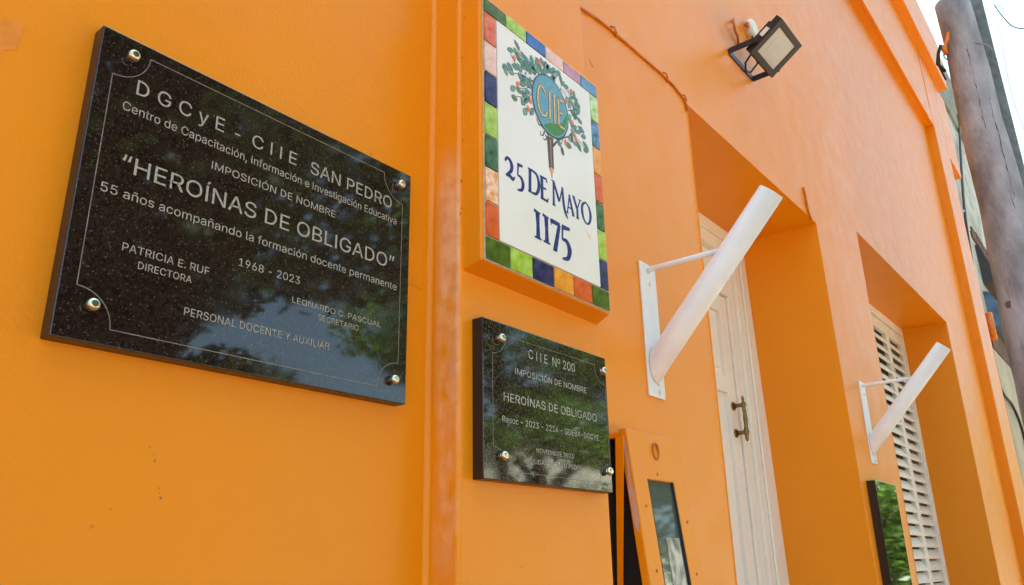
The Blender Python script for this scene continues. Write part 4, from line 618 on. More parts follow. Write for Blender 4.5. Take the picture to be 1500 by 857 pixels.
d_ = MB(); d_.prism([(1.393, .706), (1.401, .701), (1.407, .7045), (1.404, .698), (1.408, .694), (1.399, .699)], yp - .0003, yp); d_.prism([(1.383, .709), (1.392, .709), (1.392, .7078)], yp - .0003, yp); d_.build('brush_mark', 'amber_print', ts)
# painted tree emblem
em_m = dict(leafa=srgb(112, 150, 144), leafb=srgb(84, 124, 122), leafc=srgb(142, 172, 150), leafd=srgb(108, 142, 104), ink=srgb(66, 70, 96), sky=srgb(112, 164, 190), grass=srgb(84, 140, 52), letter=srgb(226, 190, 130), bark_p=srgb(96, 72, 62), bark_l=srgb(150, 128, 104), fruit=srgb(232, 118, 70), flower=srgb(226, 228, 240), tip=srgb(222, 170, 128))
em_keys = list(em_m)
for k in em_keys: M['print_' + k] = mat('print_' + k, em_m[k][:3], .3, noise=.25, nscale=150, spec=.25)
EI = {k: i for i, k in enumerate(em_keys)}
CX, CZ, RX, RZ = 1.2685, .9695, .0670, .0745
E_ = MB()
def blob(cx, cz, rx, rz, key, rot=0, n=12, jit=0., lay=0.):
    ps = []
    for k in range(n):
        a = 2 * PI * k / n; r_ = 1 + random.uniform(-jit, jit); u, v = rx * r_ * math.cos(a), rz * r_ * math.sin(a)
        ps.append((cx + u * math.cos(rot) - v * math.sin(rot), cz + u * math.sin(rot) + v * math.cos(rot)))
    E_.prism(ps, yp - .0002 - lay, yp - lay + .0001, EI[key])
def pleaf(cx, cz, ang, ln, wd, key, lay):
    u = Vector((math.cos(ang), math.sin(ang))); n_ = Vector((-u.y, u.x)); c0 = Vector((cx, cz))
    def shp(k1, k2):
        return [tuple(c0 + u * ln * t_ * k1 + n_ * wd * s_ * k2) for t_, s_ in ((-.5, 0), (-.25, .38), (.05, .5), (.3, .34), (.5, 0), (.3, -.3), (.05, -.46), (-.25, -.36))]
    E_.prism(shp(1, 1), yp - .0002 - lay, yp - lay + .0001, EI['leafb']); E_.prism(shp(.86, .74), yp - .00032 - lay, yp - lay, EI[key])
    a_, b_ = c0 - u * ln * .42, c0 + u * ln * .4
    E_.ribbon([tuple(a_), tuple(b_)], [.0004, .0002], yp - lay - .00033, EI['ink'], .0001)
twigs = [((1.2095, 1.005), (1.165, .998), (1.128, 1.03)), ((1.165, .998), (1.130, .985), (1.106, .984)), ((1.205, .99), (1.17, .965), (1.137, .955)), ((1.205, 1.0), (1.175, 1.03), (1.152, 1.06)),
         ((1.205, .975), (1.185, .95), (1.145, .935)), ((1.22, 1.03), (1.205, 1.045), (1.185, 1.045)), ((1.31, 1.03), (1.318, 1.05), (1.31, 1.07)), ((1.334, .99), (1.36, 1.005), (1.375, 1.035)), ((1.365, 1.01), (1.385, 1.01), (1.387, 1.02)),
         ((1.3663, .9561), (1.385, .96), (1.394, .975)), ((1.345, .937), (1.385, .93), (1.407, .92)), ((1.312, .909), (1.308, .895), (1.296, .885))]
for tw in twigs: E_.ribbon(list(tw), .0016, yp - .0002, EI['ink'], .0002)
E_.ribbon([(1.2722, .8720), (1.292, .894), (1.312, .9091), (1.336, .924), (1.3663, .9561)], [.006, .004, .0035, .003, .0018], yp - .0004, EI['bark_p'], .0002)
for pp in ([(1.258, .892), (1.240, .905), (1.222, .903), (1.215, .914)], [(1.243, .895), (1.236, .882), (1.228, .880), (1.2266, .889)], [(1.246, .889), (1.250, .880), (1.243, .874), (1.236, .876)]): E_.ribbon(pp, [.004, .003, .003, .0015], yp - .0004, EI['ink'], .0002)
LEAF = [(1.1279, 1.0401), (1.152, 1.0658), (1.1499, 1.0443), (1.1538, 1.0363), (1.1724, 1.0506), (1.1079, 0.9877), (1.1103, 0.9782), (1.1254, 0.997), (1.1278, 0.9865), (1.1446, 1.0073), (1.1661, 1.0309), (1.1864, 1.046), (1.1948, 1.0402), (1.2041, 1.0556), (1.2089, 1.0334), (1.2433, 1.0726), (1.2522, 1.0711), (1.2673, 1.0686), (1.286, 1.0722), (1.2918, 1.0645), (1.3051, 1.0758), (1.3154, 1.064), (1.3356, 1.055), (1.3678, 1.0473), (1.3722, 1.0408), (1.3795, 1.027), (1.1619, 0.9906), (1.1334, 0.9484), (1.1551, 0.9536), (1.1381, 0.9276), (1.1697, 0.9393), (1.1926, 0.9864), (1.1742, 0.9121), (1.1984, 0.9236), (1.3685, 1.0141), (1.3816, 1.0117), (1.3796, 1.028), (1.3863, 0.9882), (1.3912, 0.967), (1.377, 0.9542), (1.4, 0.9518), (1.3642, 0.9173), (1.3772, 0.9167), (1.3342, 0.9002), (1.2963, 0.8898), (1.4066, 0.9315), (1.4072, 0.9191), (1.3429, 0.9765)]
LEAF += [(1.158, 1.012), (1.176, 1.020), (1.182, 1.034), (1.218, 1.046), (1.228, 1.056), (1.352, 1.036), (1.362, .998), (1.192, 1.022)]
for k in range(46):
    a_ = math.radians(random.uniform(-38, 205)); r_ = random.uniform(1.08, 1.42)
    LEAF.append((CX + RX * 1.12 * r_ * math.cos(a_), CZ + RZ * r_ * math.sin(a_) * (1 if a_ > 0 else .9)))
for i, (x, z) in enumerate(LEAF):
    a_ = math.atan2(z - CZ, x - CX) + random.uniform(-.9, .9); pleaf(x, z, a_, random.uniform(.021, .029), random.uniform(.012, .017), random.choice(['leafa', 'leafa', 'leafc', 'leafd']), .0004 + .00012 * (i % 4))
for x, z in [(1.1736, 1.0067), (1.185, 1.0086), (1.3219, 1.0416), (1.3376, 1.0366)]: blob(x, z, .0085, .0075, 'flower', random.random(), 10, .2, .0011)
for x, z in [(1.1397, 1.0256), (1.1501, .9667), (1.231, 1.066), (1.3566, 1.0526), (1.3328, 1.0151), (1.1932, .9479), (1.1844, .9238), (1.3535, .9678), (1.3647, .932), (1.3234, .9026)]: blob(x, z, .0052, .0072, 'fruit', .2, 10, .08, .0011)
for x, z in [(1.309, .8743), (1.3488, .926)]: blob(x, z, .0045, .010, 'bark_p', .3, 10, .2, .0011)
blob(CX, CZ, RX + .0025, RZ + .0025, 'ink', 0, 40, .01, .0012); blob(CX, CZ, RX - .0008, RZ - .0008, 'sky', 0, 40, 0, .00135)
E_.prism([(CX + RX * .93 * math.cos(a_), CZ + RZ * .93 * math.sin(a_)) for a_ in [math.radians(v) for v in range(-118, 16, 9)]] + [(1.318, .958), (1.310, .945), (1.296, .936), (1.275, .928), (1.262, .925), (1.246, .915)], yp - .0018, yp - .0015, EI['grass'])
for mk, wd, ly in (('ink', .0085, .0019), ('letter', .0058, .0021)):
    for pts_ in ([(1.2505, .9915), (1.241, 1.0035), (1.229, 1.004), (1.222, .990), (1.2195, .966), (1.222, .944), (1.233, .931), (1.246, .934), (1.252, .946)], [(1.2655, 1.006), (1.2635, .934)], [(1.2825, 1.008), (1.2815, .932)],
                 [(1.2985, 1.008), (1.2970, .932)], [(1.2975, 1.0055), (1.319, 1.0045)], [(1.2975, .968), (1.312, .970)], [(1.296, .934), (1.319, .934)]): E_.ribbon(pts_, wd, yp - ly, EI[mk], .0002)
E_.prism([(1.2515, .889), (1.275, .892), (1.2730, .866), (1.2725, .8150), (1.2640, .8175), (1.2550, .8105), (1.2535, .84), (1.2520, .868)], yp - .0006, yp, EI['bark_p'])
E_.prism([(1.2600, .884), (1.2665, .884), (1.2650, .86), (1.2660, .820), (1.2615, .818), (1.2610, .86)], yp - .0008, yp - .0006, EI['bark_l'])
E_.prism([(1.2550, .8100), (1.2640, .8170), (1.2725, .8145), (1.2655, .7975), (1.2625, .7975)], yp - .0006, yp, EI['tip']); E_.prism([(1.2622, .7985), (1.2658, .7985), (1.2642, .7900)], yp - .0007, yp, EI['ink'])
E_.build('tree_emblem', ['print_' + k for k in em_keys], ts)

# ------------------------------------------------------------------ white flagpole holders
def flag_holder(x, label):
    t_ = thing('flagpole_holder', (x, 0, .424), label, 'flagpole holder', 'white flagpole holders on the facade')
    p = MB(); p.box(x - .044, x + .044, -.0055, 0, .424, .806); p.build('plate', 'white_metal', t_, bevel=.0015)
    a_ = Vector((x, -.008, .513)); b_ = Vector((x + .005, -.378, .915)); d_ = (b_ - a_).normalized()
    tb = MB(); r = .0335; seg_ = 40; up = d_.cross(Vector((1, 0, 0))).normalized(); sx = Vector((1, 0, 0))
    def ring(c0, rr, squash=0): return [c0 + (sx * math.cos(2 * PI * k / seg_) + up * math.sin(2 * PI * k / seg_)) * rr for k in range(seg_)]
    low = []
    for q in ring(a_, r):                       # lower end is cut upright so it sits against the plate
        k_ = (-.007 - q.y) / d_.y; low.append(q + d_ * k_)
    rings = [low, ring(b_, r), ring(b_, r - .0025), ring(a_ + d_ * .1, r - .0025)]
    base = len(tb.v); tb.v += [tuple(q) for R_ in rings for q in R_]
    for i in range(3):
        for k in range(seg_): tb.f.append((base + i * seg_ + k, base + i * seg_ + (k + 1) % seg_, base + (i + 1) * seg_ + (k + 1) % seg_, base + (i + 1) * seg_ + k)); tb.m.append(0); tb.sm.append(i != 1)
    tb.f.append(tuple(base + 3 * seg_ + k for k in range(seg_))); tb.m.append(0); tb.sm.append(False)
    tb.build('tube', 'white_metal', t_)
    s = MB(); s.tube([(x, -.004, .787), (x, -.014, .789), (x + .003, -.232, .790)], .0080, 12); s.build('strut', 'white_metal', t_)
    fb = None
    for (bx_, bz) in ((x + .004, .748), (x + .012, .466), (x + .012, .440), (x + .004, .555)):
        if fb is None:
            m_ = MB(); m_.tube([(bx_, -.005, bz), (bx_, -.009, bz), (bx_, -.0105, bz)], [.0065, .0060, .003], 8); fb = m_.build('bolt', 'white_metal', t_, origin=(bx_, 0, bz)); f0 = Vector(fb.location); fx = (bx_, bz)
        else: clone(fb, 'bolt', f0 + Vector((bx_ - fx[0], 0, bz - fx[1])), t_)
    return t_
fh = flag_holder(1.892, 'white angled flagpole holder tube left of the door, the nearer one')
f2 = copy_tree(fh, None, (3.945, 0, .424 + H)); f2['label'] = 'white angled flagpole holder tube left of the shuttered window, the farther one'

# ------------------------------------------------------------------ floodlight
fl = thing('floodlight', (2.885, 0, 1.95), 'black LED floodlight on a bracket high above the doorway', 'floodlight')
yi, zi, yo, zo = -.086, 1.963, -.229, 2.060                          # lower/inner and upper/outer edges of the face
dv = Vector((0, yo - yi, zo - zi)).normalized(); nv = Vector((0, dv.z, -dv.y)) ; nv = nv if nv.z < 0 else -nv   # nv looks down at the street
o0 = Vector((0, yi, zi)); LN = math.hypot(yo - yi, zo - zi)
def fp(x, s, h): q = o0 + dv * s + nv * h; return (x, q.y, q.z)
def fbox(mb, x0, x1, s0, s1, h0, h1, m=0):
    mb.hexa([fp(x0, s0, h0), fp(x1, s0, h0), fp(x1, s1, h0), fp(x0, s1, h0), fp(x0, s0, h1), fp(x1, s0, h1), fp(x1, s1, h1), fp(x0, s1, h1)], m)
hb = MB(); fx0, fx1 = 2.768, 3.000; bw = .030
fbox(hb, fx0, fx1, 0, LN, -.030, -.006)
fbox(hb, fx0, fx0 + bw, 0, LN, -.0055, .002); fbox(hb, fx1 - bw, fx1, 0, LN, -.0055, .002); fbox(hb, fx0 + bw, fx1 - bw, 0, bw * .85, -.0055, .002); fbox(hb, fx0 + bw, fx1 - bw, LN - bw * .85, LN, -.0055, .002)
fbox(hb, 2.80, 2.97, .04, LN - .04, -.046, -.0305)
for k in range(8): fbox(hb, 2.79 + k * .025, 2.794 + k * .025, .03, LN - .03, -.056, -.0465)
hb.build('housing', 'black_metal', fl, bevel=.0015)
gl = MB(); fbox(gl, fx0 + bw, fx1 - bw, bw * .85, LN - bw * .85, -.0050, -.002); go = gl.build('lens', 'lens', fl)
rf = MB(); fbox(rf, 2.835, 2.915, .055, LN - .055, -.0018, -.0012); rf.build('led_panel', 'reflector', go)
lb = MB(); fbox(lb, fx0 - .004, fx0 - .0005, .075, .115, -.026, -.008); lb.build('housing_highlight', 'white_plastic', fl)  # white piece stands in for light catching the housing edge
ub = MB(); ub.box(2.752, 3.010, -.006, -.001, 1.985, 2.012); ub.box(2.752, 2.757, -.125, -.0065, 1.988, 2.014); ub.box(3.005, 3.010, -.120, -.0065, 1.985, 2.011)
ub.tube([(2.750, -.112, 2.001), (2.772, -.112, 2.001)], .009, 10); ub.tube([(2.996, -.112, 1.998), (3.016, -.112, 1.998)], .009, 10)
ub.build('bracket', 'black_metal', fl, bevel=.001)
cb = MB(); cb.tube([(2.86, -.115, 2.03), (2.85, -.07, 2.02), (2.86, -.03, 1.99), (2.90, -.012, 1.975), (2.94, -.02, 1.99), (2.955, -.05, 2.03), (2.96, -.03, 2.12), (3.02, -.02, 2.20), (3.03, -.02, 2.24)], .0045, 8); cb.build('power_cable', 'cable', fl)
jb = thing('junction_box', (3.03, 0, 2.22), 'small white junction box on the wall just behind the floodlight', 'junction box')
j = MB(); j.tube([(3.03, 0, 2.265), (3.03, -.03, 2.265), (3.03, -.036, 2.265)], [.045, .043, .036], 20); j.build('cover', 'white_plastic', jb)
j = MB(); j.tube([(3.0, -.002, 2.265), (2.975, -.02, 2.262), (2.965, -.028, 2.25), (2.97, -.02, 2.235)], .008, 8); j.build('cable_gland', 'orange_cable', jb)
j = MB(); j.tube([(2.86, -.002, 2.21), (2.83, -.014, 2.20), (2.815, -.018, 2.17), (2.83, -.014, 2.145), (2.86, -.012, 2.13), (2.88, -.004, 2.10)], .0055, 8); tag(j.build('painted_hook', 'orange_cable'), 'small orange painted wire hook left of the white junction box', 'hook')

# ------------------------------------------------------------------ orange cabinet with tilted glazed cover
cab = thing('wall_cabinet', (1.75, -.02, -.36), 'orange wall cabinet with a narrow glazed cover tilted open, right of the granite plaque', 'cabinet')
ytop, k_out = -.058, .105; zt = .306
cy = lambda z: ytop - (zt - z) * k_out
cv = MB(); zb_ = -.36; cxa, cxb = 1.622, 1.886; pa, pb, pz0, pz1 = 1.687, 1.817, -.28, .192
def slabq(x0_, x1_, z0_, z1_, f=0., bck=.022):
    cv.hexa([(x0_, cy(z0_) + f, z0_), (x1_, cy(z0_) + f, z0_), (x1_, cy(z0_) + bck, z0_), (x0_, cy(z0_) + bck, z0_), (x0_, cy(z1_) + f, z1_), (x1_, cy(z1_) + f, z1_), (x1_, cy(z1_) + bck, z1_), (x0_, cy(z1_) + bck, z1_)])
for i_, (xa_, xb_) in enumerate(((cxa, pa), (pa, pb), (pb, cxb))):
    for j_, (za_, zc_) in enumerate(((zb_, pz0), (pz0, pz1), (pz1, zt))):
        if (i_, j_) != (1, 1): slabq(xa_, xb_, za_, zc_)
cvo = cv.build('cover', 'orange', cab)
bm = bmesh.new(); bm.from_mesh(cvo.data); bmesh.ops.remove_doubles(bm, verts=bm.verts, dist=.0004)
dup = {}
for f in list(bm.faces):
    key = tuple(sorted(v.index for v in f.verts)); dup.setdefault(key, []).append(f)
kill = [f for fs in dup.values() if len(fs) > 1 for f in fs]; bmesh.ops.delete(bm, geom=kill, context='FACES_ONLY'); bm.to_mesh(cvo.data); bm.free()
bv = cvo.modifiers.new("bevel", 'BEVEL'); bv.width = .003; bv.segments = 3; bv.limit_method = 'ANGLE'; bv.angle_limit = math.radians(40)
pn = MB(); pn.hexa([(pa, cy(pz0) + .008, pz0), (pb, cy(pz0) + .008, pz0), (pb, cy(pz0) + .011, pz0), (pa, cy(pz0) + .011, pz0), (pa, cy(pz1) + .008, pz1), (pb, cy(pz1) + .008, pz1), (pb, cy(pz1) + .011, pz1), (pa, cy(pz1) + .011, pz1)])
pn.build('pane', 'glass', cvo)
pp_ = MB(); z0_, z1_ = -.27, .062; pp_.hexa([(1.735, cy(z0_) + .0068, z0_), (1.812, cy(z0_) + .0068, z0_), (1.812, cy(z0_) + .0075, z0_), (1.735, cy(z0_) + .0075, z0_), (1.742, cy(z1_) + .0068, z1_), (1.806, cy(z1_) + .0068, z1_ - .004), (1.806, cy(z1_) + .0075, z1_), (1.742, cy(z1_) + .0075, z1_)])
pp_.build('paper_notice', 'paper', cvo)
gs = MB()
for xx in (pb - .004, pa + .001): gs.hexa([(xx, cy(pz0) + .001, pz0), (xx + .003, cy(pz0) + .001, pz0), (xx + .003, cy(pz0) + .008, pz0), (xx, cy(pz0) + .008, pz0), (xx, cy(pz1) + .001, pz1), (xx + .003, cy(pz1) + .001, pz1), (xx + .003, cy(pz1) + .008, pz1), (xx, cy(pz1) + .008, pz1)])
gs.build('glazing_gasket', 'cable', cvo)
rg = MB(); zc = .262; rg.tube([(1.747 + .0135 * math.cos(a_), cy(zc) - .002 - .0, zc + .019 * math.sin(a_)) for a_ in [2 * PI * k / 20 for k in range(21)]], .0030, 8, cap=False); rg.build('ring_pull', 'orange_cable', cvo)
for (x, z) in ((1.7385, .207), (1.659, .13), (1.850, .10), (1.659, -.01), (1.85, -.02)):
    s = MB(); s.tube([(x, cy(z) + .001, z), (x, cy(z) - .002, z), (x, cy(z) - .003, z)], [.0040, .0035, .002], 10); s.build('rivet', 'orange_cable', cvo)
M['bare_primer'] = mat('worn_primer', (.72, .34, .20), .7, noise=.4, nscale=60, col2=(.55, .42, .38, 1))
wp = MB()
rp = random.Random(4); zz = [.288 - .024 * k for k in range(10)]; wl = [.003 + .006 * rp.random() for _ in zz]; wr = [.003 + .006 * rp.random() for _ in zz]; wl[-1] = wr[-1] = .0008
for k in range(9):
    wp.face([(1.6215, cy(zz[k]) + .010 - wl[k], zz[k]), (1.6215, cy(zz[k + 1]) + .010 - wl[k + 1], zz[k + 1]), (1.6215, cy(zz[k + 1]) + .010 + wr[k + 1], zz[k + 1]), (1.6215, cy(zz[k]) + .010 + wr[k], zz[k])])
wp.build('worn_patch', 'bare_primer', cvo)
ty = MB(); ty.box(1.617, 1.884, -.006, -.002, -.36, .290); ty.build('shade_dark_tray', 'dark', cab)  # near-black colour stands in for shade behind the tilted cover
sd = MB(); sd.hexa([(1.612, -.003, -.36), (1.615, -.003, -.36), (1.615, .001, -.36), (1.612, .001, -.36), (1.612, -.056, .285), (1.615, -.056, .285), (1.615, -.034, .285), (1.612, -.034, .285)]); sd.build('tray_side', 'orange', cab)
tp = MB(); tp.box(1.626, 1.884, -.040, -.0065, .2855, .2985); tp.build('hinge_strip', 'orange', cab, bevel=.002)
dk = MB(); dk.hexa([(1.645, -.090, -.35), (1.872, -.090, -.35), (1.872, -.007, -.35), (1.645, -.007, -.35), (1.645, -.040, .27), (1.872, -.040, .27), (1.872, -.007, .27), (1.645, -.007, .27)]); dk.build('gap_shade_block', 'dark', cab)  # dark block added so the gap under the cover looks shaded

# black glossy plaque near the window ---------------------------------------
p3 = thing('glossy_plaque', (3.94, -.018, -.42), 'black mirror-like plaque reflecting trees, on the wall beside the shuttered window', 'plaque')
s = MB(); s.box(3.768, 4.106, -.037, 0, -.20, .336)
for i in range(len(s.m)): s.m[i] = 1
s.m[2] = 0
s.build('slab', ['clear', 'granite_side'], p3, bevel=.0015)
screws(p3, [(3.80, .305), (4.07, .305), (3.80, -.165), (4.07, -.165)], -.037, .007, .006)

# ------------------------------------------------------------------ utility pole
up_ = thing('utility_pole', (5, -.62, -1.5), 'thick weathered grey utility pole standing close to the wall at right', 'utility pole')
m_ = MB(); path = []; rad = []
for k in range(29):
    z = -1.5 + k * (3.31 + 1.5) / 28; t_ = (z - 2.0) / 1.3
    path.append((5.0 + .004 * math.sin(k * 1.3), -.645 - .004 * (z) + .004 * math.sin(k * .9) + (.012 * t_ if z > 2 else 0), z)); rad.append(.118 - .022 * max(-1.2, t_) + .002 * math.sin(k * 2.1))
m_.tube(path, rad, 28); m_.build('pole', 'pole', up_)
m_ = MB(); m_.tube([(5.13 + .02 * 0, -.735 - .012 * (z - 2), z) for z in (-1.5, 0, 1, 2, 3, 3.6, 5.0)], [.075, .070, .065, .060, .050, .046, .04], 18); m_.build('steel_conduit', 'pole2', up_)
for z in (2.95, 1.55):
    m_ = MB(); m_.tube([(5.0 + .118 * math.cos(a_) + .03, -.66 + .125 * math.sin(a_), z + .03 * math.sin(a_)) for a_ in [2 * PI * k / 24 for k in range(25)]], .004, 6, cap=False); m_.build('strap', 'pole', up_)
for (th_, za_, zb2_, sd_) in ((3.55, 1.05, 1.95, 1), (3.75, 1.9, 2.55, 2), (3.3, 2.3, 2.9, 3)):
    rn_ = random.Random(sd_); m_ = MB(); pts_ = []
    for k in range(26):
        z = za_ + (zb2_ - za_) * k / 25; t_ = (z - 2.0) / 1.3; rr_ = .1185 - .022 * max(-1.2, t_); a_ = th_ + rn_.uniform(-.035, .035) + .1 * k / 25
        pts_.append((5.0 + rr_ * math.cos(a_), -.645 - .004 * z + (.012 * t_ if z > 2 else 0) + rr_ * math.sin(a_), z))
    m_.tube(pts_, [.0003 + .0022 * rn_.random() ** 3 for _ in pts_], 6); m_.build('crack', 'dark', up_)
m_ = MB(); m_.tube([(4.889, -.655, 1.312), (4.878, -.655, 1.312)], [.012, .011], 10); m_.build('bolt_hole', 'dark', up_)  # dark disc standing for a bolt hole in the pole
m_ = MB(); m_.tube([(4.90, -.585, 1.30), (4.888, -.582, 1.30)], [.022, .020], 9); m_.build('paint_splash', M['brick'], up_)
M['orange_plastic'] = mat('orange_ceramic', (.75, .22, .03), .4, noise=.3, nscale=30)
m_ = MB(); m_.tube([(4.93, -.56, 2.93), (4.92, -.555, 2.97), (4.93, -.57, 3.00), (4.93, -.60, 3.06), (4.94, -.61, 3.10)], [.012, .02, .012, .018, .012], 10); m_.build('insulator', 'orange_plastic', up_)
m_ = MB(); m_.tube([(4.90, -.545, 2.99), (4.92, -.52, 2.95), (4.95, -.50, 2.90), (4.97, -.53, 2.84)], .010, 8); m_.tube([(4.95, -.52, 2.96), (4.97, -.505, 2.88), (5.0, -.52, 2.8)], .006, 6); m_.build('wire_knot', 'cable', up_)

def wire(pts, r, label, name='overhead_wire', m='cable'):
    c_ = MB(); P_ = [Vector(p) for p in pts]; out = []
    for i in range(len(P_) - 1):
        p0, p1_, p2_, p3_ = P_[max(i - 1, 0)], P_[i], P_[i + 1], P_[min(i + 2, len(P_) - 1)]
        for k in range(5):
            t_ = k / 5; out.append(.5 * ((2 * p1_) + (-p0 + p2_) * t_ + (2 * p0 - 5 * p1_ + 4 * p2_ - p3_) * t_ * t_ + (-p0 + 3 * p1_ - 3 * p2_ + p3_) * t_ ** 3))
    out.append(P_[-1]); c_.tube(out, r, 6); return tag(c_.build(name, m), label, 'wire')
M['pale_wire'] = mat('pale_grey_wire', (.30, .38, .38), .6)
wire([(7.0, -.799, 4.462), (7.0, -.806, 4.435), (7.0, -.815, 4.395), (7, -.824, 4.36), (7.0, -.850, 4.28), (7.0, -.885, 4.20), (7.0, -.955, 4.143), (7.0, -1.08, 4.12), (7.0, -1.5, 4.2), (7, -3.2, 4.5)], .0045, 'curled loose wire end hanging in the sky right of the pole')
wire([(7.0, -.815, 4.44), (7.0, -.83, 4.445), (7.0, -.848, 4.41), (7.0, -.853, 4.375)], .0035, 'short pale wire curl beside the dark curled wire end', m='pale_wire')
wire([(7.0, -.83, 5.6), (7.0, -.80, 4.5), (7.0, -.787, 4.17), (7.0, -.76, 3.648), (7.0, -.779, 3.257), (7.0, -.85, 2.7), (7.0, -.95, -1.5)], .0028, 'thin pale wire dropping through the sky right of the pole', m='pale_wire')
wire([(10.4, -.03, 5.3), (10.286, -.03, 5.034), (9.085, -.03, 3.577), (8.688, -.03, 2.76), (8.50, -.03, 2.15), (8.53, -.03, 1.684), (8.812, -.03, 1.50), (9.303, -.03, 1.461), (9.656, -.03, 1.299), (9.72, -.03, 1.0), (9.7, -.03, .2)], .013, 'black cable hanging down the pale neighbouring wall', 'hanging_cable')

# ------------------------------------------------------------------ neighbouring buildings
nb = thing('neighbouring_house', (12, 0, -1.5), 'weathered pale neighbouring house seen between orange facade and pole', 'building')
w = MB(); w.box(9.02, 18, .0, 9, -1.5, 5.05); w.build('wall', 'render', nb)
w = MB(); w.box(9.02, 18, -.03, 9, 5.055, 5.95); w.build('parapet', 'cement', nb, bevel=.01)
w = MB(); w.box(9.0, 12.5, -.012, .01, -1.5, 1.98); w.build('dado', 'cream', nb)
w = MB(); w.box(9.02, 11.5, -.018, .01, 1.99, 2.24); w.build('dado_band', 'brick', nb)
b0 = None
for r_ in range(2):
    for k in range(7):
        x = 9.36 + k * .215 + (.1 if r_ else 0); z = 3.30 + r_ * .085
        if b0 is None:
            m_ = MB(); m_.box(x, x + .205, -.02, .02, z, z + .075); b0 = m_.build('brick', 'brick', nb, origin=(x, 0, z), bevel=.004); bl = Vector(b0.location)
        else: clone(b0, 'brick', bl + Vector((x - 9.36, random.uniform(-.004, .004), z - 3.30)), nb)
aw = MB(); aw.hexa([(9.50, -.16, 2.80), (11.2, -.16, 2.80), (11.2, 0, 2.80), (9.50, 0, 2.80), (9.50, -.03, 3.25), (11.2, -.03, 3.25), (11.2, 0, 3.25), (9.50, 0, 3.25)]); tag(aw.build('awning', 'awning_dark'), 'dark sloping awning on the pale neighbouring wall behind the pole', 'awning')
aw = MB(); n = 8
sec = [(-.02 - .10 * math.sin(PI / 2 * k / n), 2.30 + .36 * math.cos(PI / 2 * k / n)) for k in range(n + 1)]
for k in range(n): aw.face([(9.30, sec[k][0], sec[k][1]), (9.30, sec[k + 1][0], sec[k + 1][1]), (11, sec[k + 1][0], sec[k + 1][1]), (11, sec[k][0], sec[k][1])], 0, True)
aw.face([(9.30, y, z) for y, z in sec] + [(9.30, 0, 2.30), (9.30, 0, 2.66)]); aw.box(9.3, 11, -.118, 0, 2.27, 2.298)
tag(aw.build('awning', 'awning_blue'), 'blue rounded canopy below the dark sloping awning, behind the pole', 'awning')
st2 = MB(); st2.tube([(9.02, -.035, 2.35), (9.02, -.035, 2.06)], [.035, .035], 12); tag(st2.build('pipe_stub', 'orange_plastic'), 'short orange pipe stub on the neighbouring wall below the blue canopy', 'pipe')

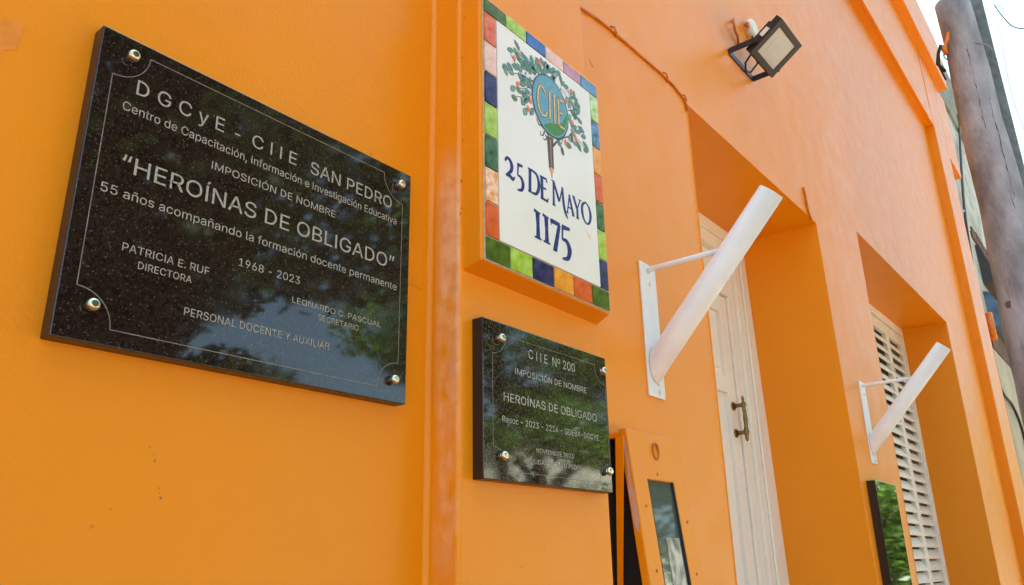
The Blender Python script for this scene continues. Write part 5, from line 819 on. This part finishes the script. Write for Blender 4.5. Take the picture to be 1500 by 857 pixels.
# ------------------------------------------------------------------ across the street (seen in the polished stone and glass)
def tree(x, y, h, rc, m, n, label, leaf_s, squash=.8, zc=None, seed=1):
    rnd = random.Random(seed)
    t_ = thing('street_tree', (x, y, -1.5), label, 'tree', 'trees across the street')
    tr = MB(); zc = zc if zc is not None else h - rc * squash
    tr.tube([(x, y, -1.5), (x + .05, y, 0), (x - .05, y + .1, zc - rc * .4), (x, y, zc + rc * .3)], [.22, .17, .13, .05], 10)
    for k in range(7):
        a_ = k * 2 * PI / 7 + rnd.random(); tr.tube([(x, y, zc - rc * .5), (x + math.cos(a_) * rc * .35, y + math.sin(a_) * rc * .35, zc - rc * .1), (x + math.cos(a_) * rc * .75, y + math.sin(a_) * rc * .75, zc + rc * .15)], [.08, .05, .02], 6)
    tr.build('trunk', 'bark', t_)
    cl = []
    for k in range(26):
        v = Vector((rnd.gauss(0, 1), rnd.gauss(0, 1), rnd.gauss(0, 1))).normalized() * rc * rnd.uniform(.45, .95); cl.append((x + v.x, y + v.y, zc + v.z * squash, rc * rnd.uniform(.22, .40)))
    vs, fs = [], []
    for k in range(n):
        c0 = cl[k % len(cl)]; v = Vector((rnd.gauss(0, 1), rnd.gauss(0, 1), rnd.gauss(0, 1))).normalized() * c0[3] * rnd.uniform(.5, 1.05)
        p = Vector((c0[0] + v.x, c0[1] + v.y, c0[2] + v.z * .8)); a_ = Vector((rnd.gauss(0, 1), rnd.gauss(0, 1), rnd.gauss(0, .6))).normalized(); b_ = a_.cross(Vector((rnd.gauss(0, 1), rnd.gauss(0, 1), 1))).normalized(); s_ = leaf_s * rnd.uniform(.6, 1.3)
        i = len(vs); vs += [p - a_ * s_, p + b_ * s_ * .45, p + a_ * s_, p - b_ * s_ * .45]; fs.append((i, i + 1, i + 2, i + 3))
    c_ = MB(); c_.v = [tuple(v) for v in vs]; c_.f = fs; c_.m = [0] * len(fs); c_.sm = [False] * len(fs); c_.build('crown', m, t_)
tree(2.5, -8.0, 11, 4.6, 'leaf', 16000, 'big dark leafy tree across the street, reflected in the large plaque', .17, .8, 6.2, 3)
tree(14.0, -10.6, 9, 3.8, 'leaf_b', 11000, 'mid-sized bright green tree reflected at the right of the large plaque', .16, .75, 5.4, 5)
tree(27, -6.2, 5.5, 2.6, 'leaf_b', 8000, 'round sunlit green tree reflected in the black mirror-like plaque', .16, 1.0, 1.6, 7)
tree(5.9, -13.2, 8, 3.6, 'leaf', 12000, 'dark tree across the street furthest to the left', .18, .9, 3.3, 9)
tree(12.9, -8.7, 3, 1.7, 'leaf_b', 2600, 'small low tree across the street, added to break up the reflection in the small plaque', .10, .9, 1.9, 33)  # unseen; put in to break up the house reflected in the plaque
tree(21.5, -11.2, 9, 3.4, 'leaf_b', 10000, 'broad green tree between the white house and the street, reflected in the cabinet pane', .16, .9, 5.4, 21)
tree(42, -9.0, 9, 4.5, 'leaf_b', 8000, 'tall green tree far down the street', .25, .9, 4.0, 12)
ho = thing('white_house', (17, -19, -1.5), 'low white house across the street, sunlit and reflected in the small plaque', 'building')
w = MB(); w.box(14, 44, -24, -17, -1.5, 4.4); w.build('wall', 'facade', ho)
w = MB(); w.box(13.8, 44.2, -24.2, -16.8, 4.402, 4.6); w.build('roof', 'rooftile', ho)
for x in (15, 22, 27.5, 34):
    w = MB(); w.box(x, x + 1.4, -17.02, -16.98, -.6, .9); w.build('window', 'glass', ho)
w = MB(); w.box(18.8, 19.8, -17.02, -16.98, -1.5, .7); w.build('door', 'bark', ho)
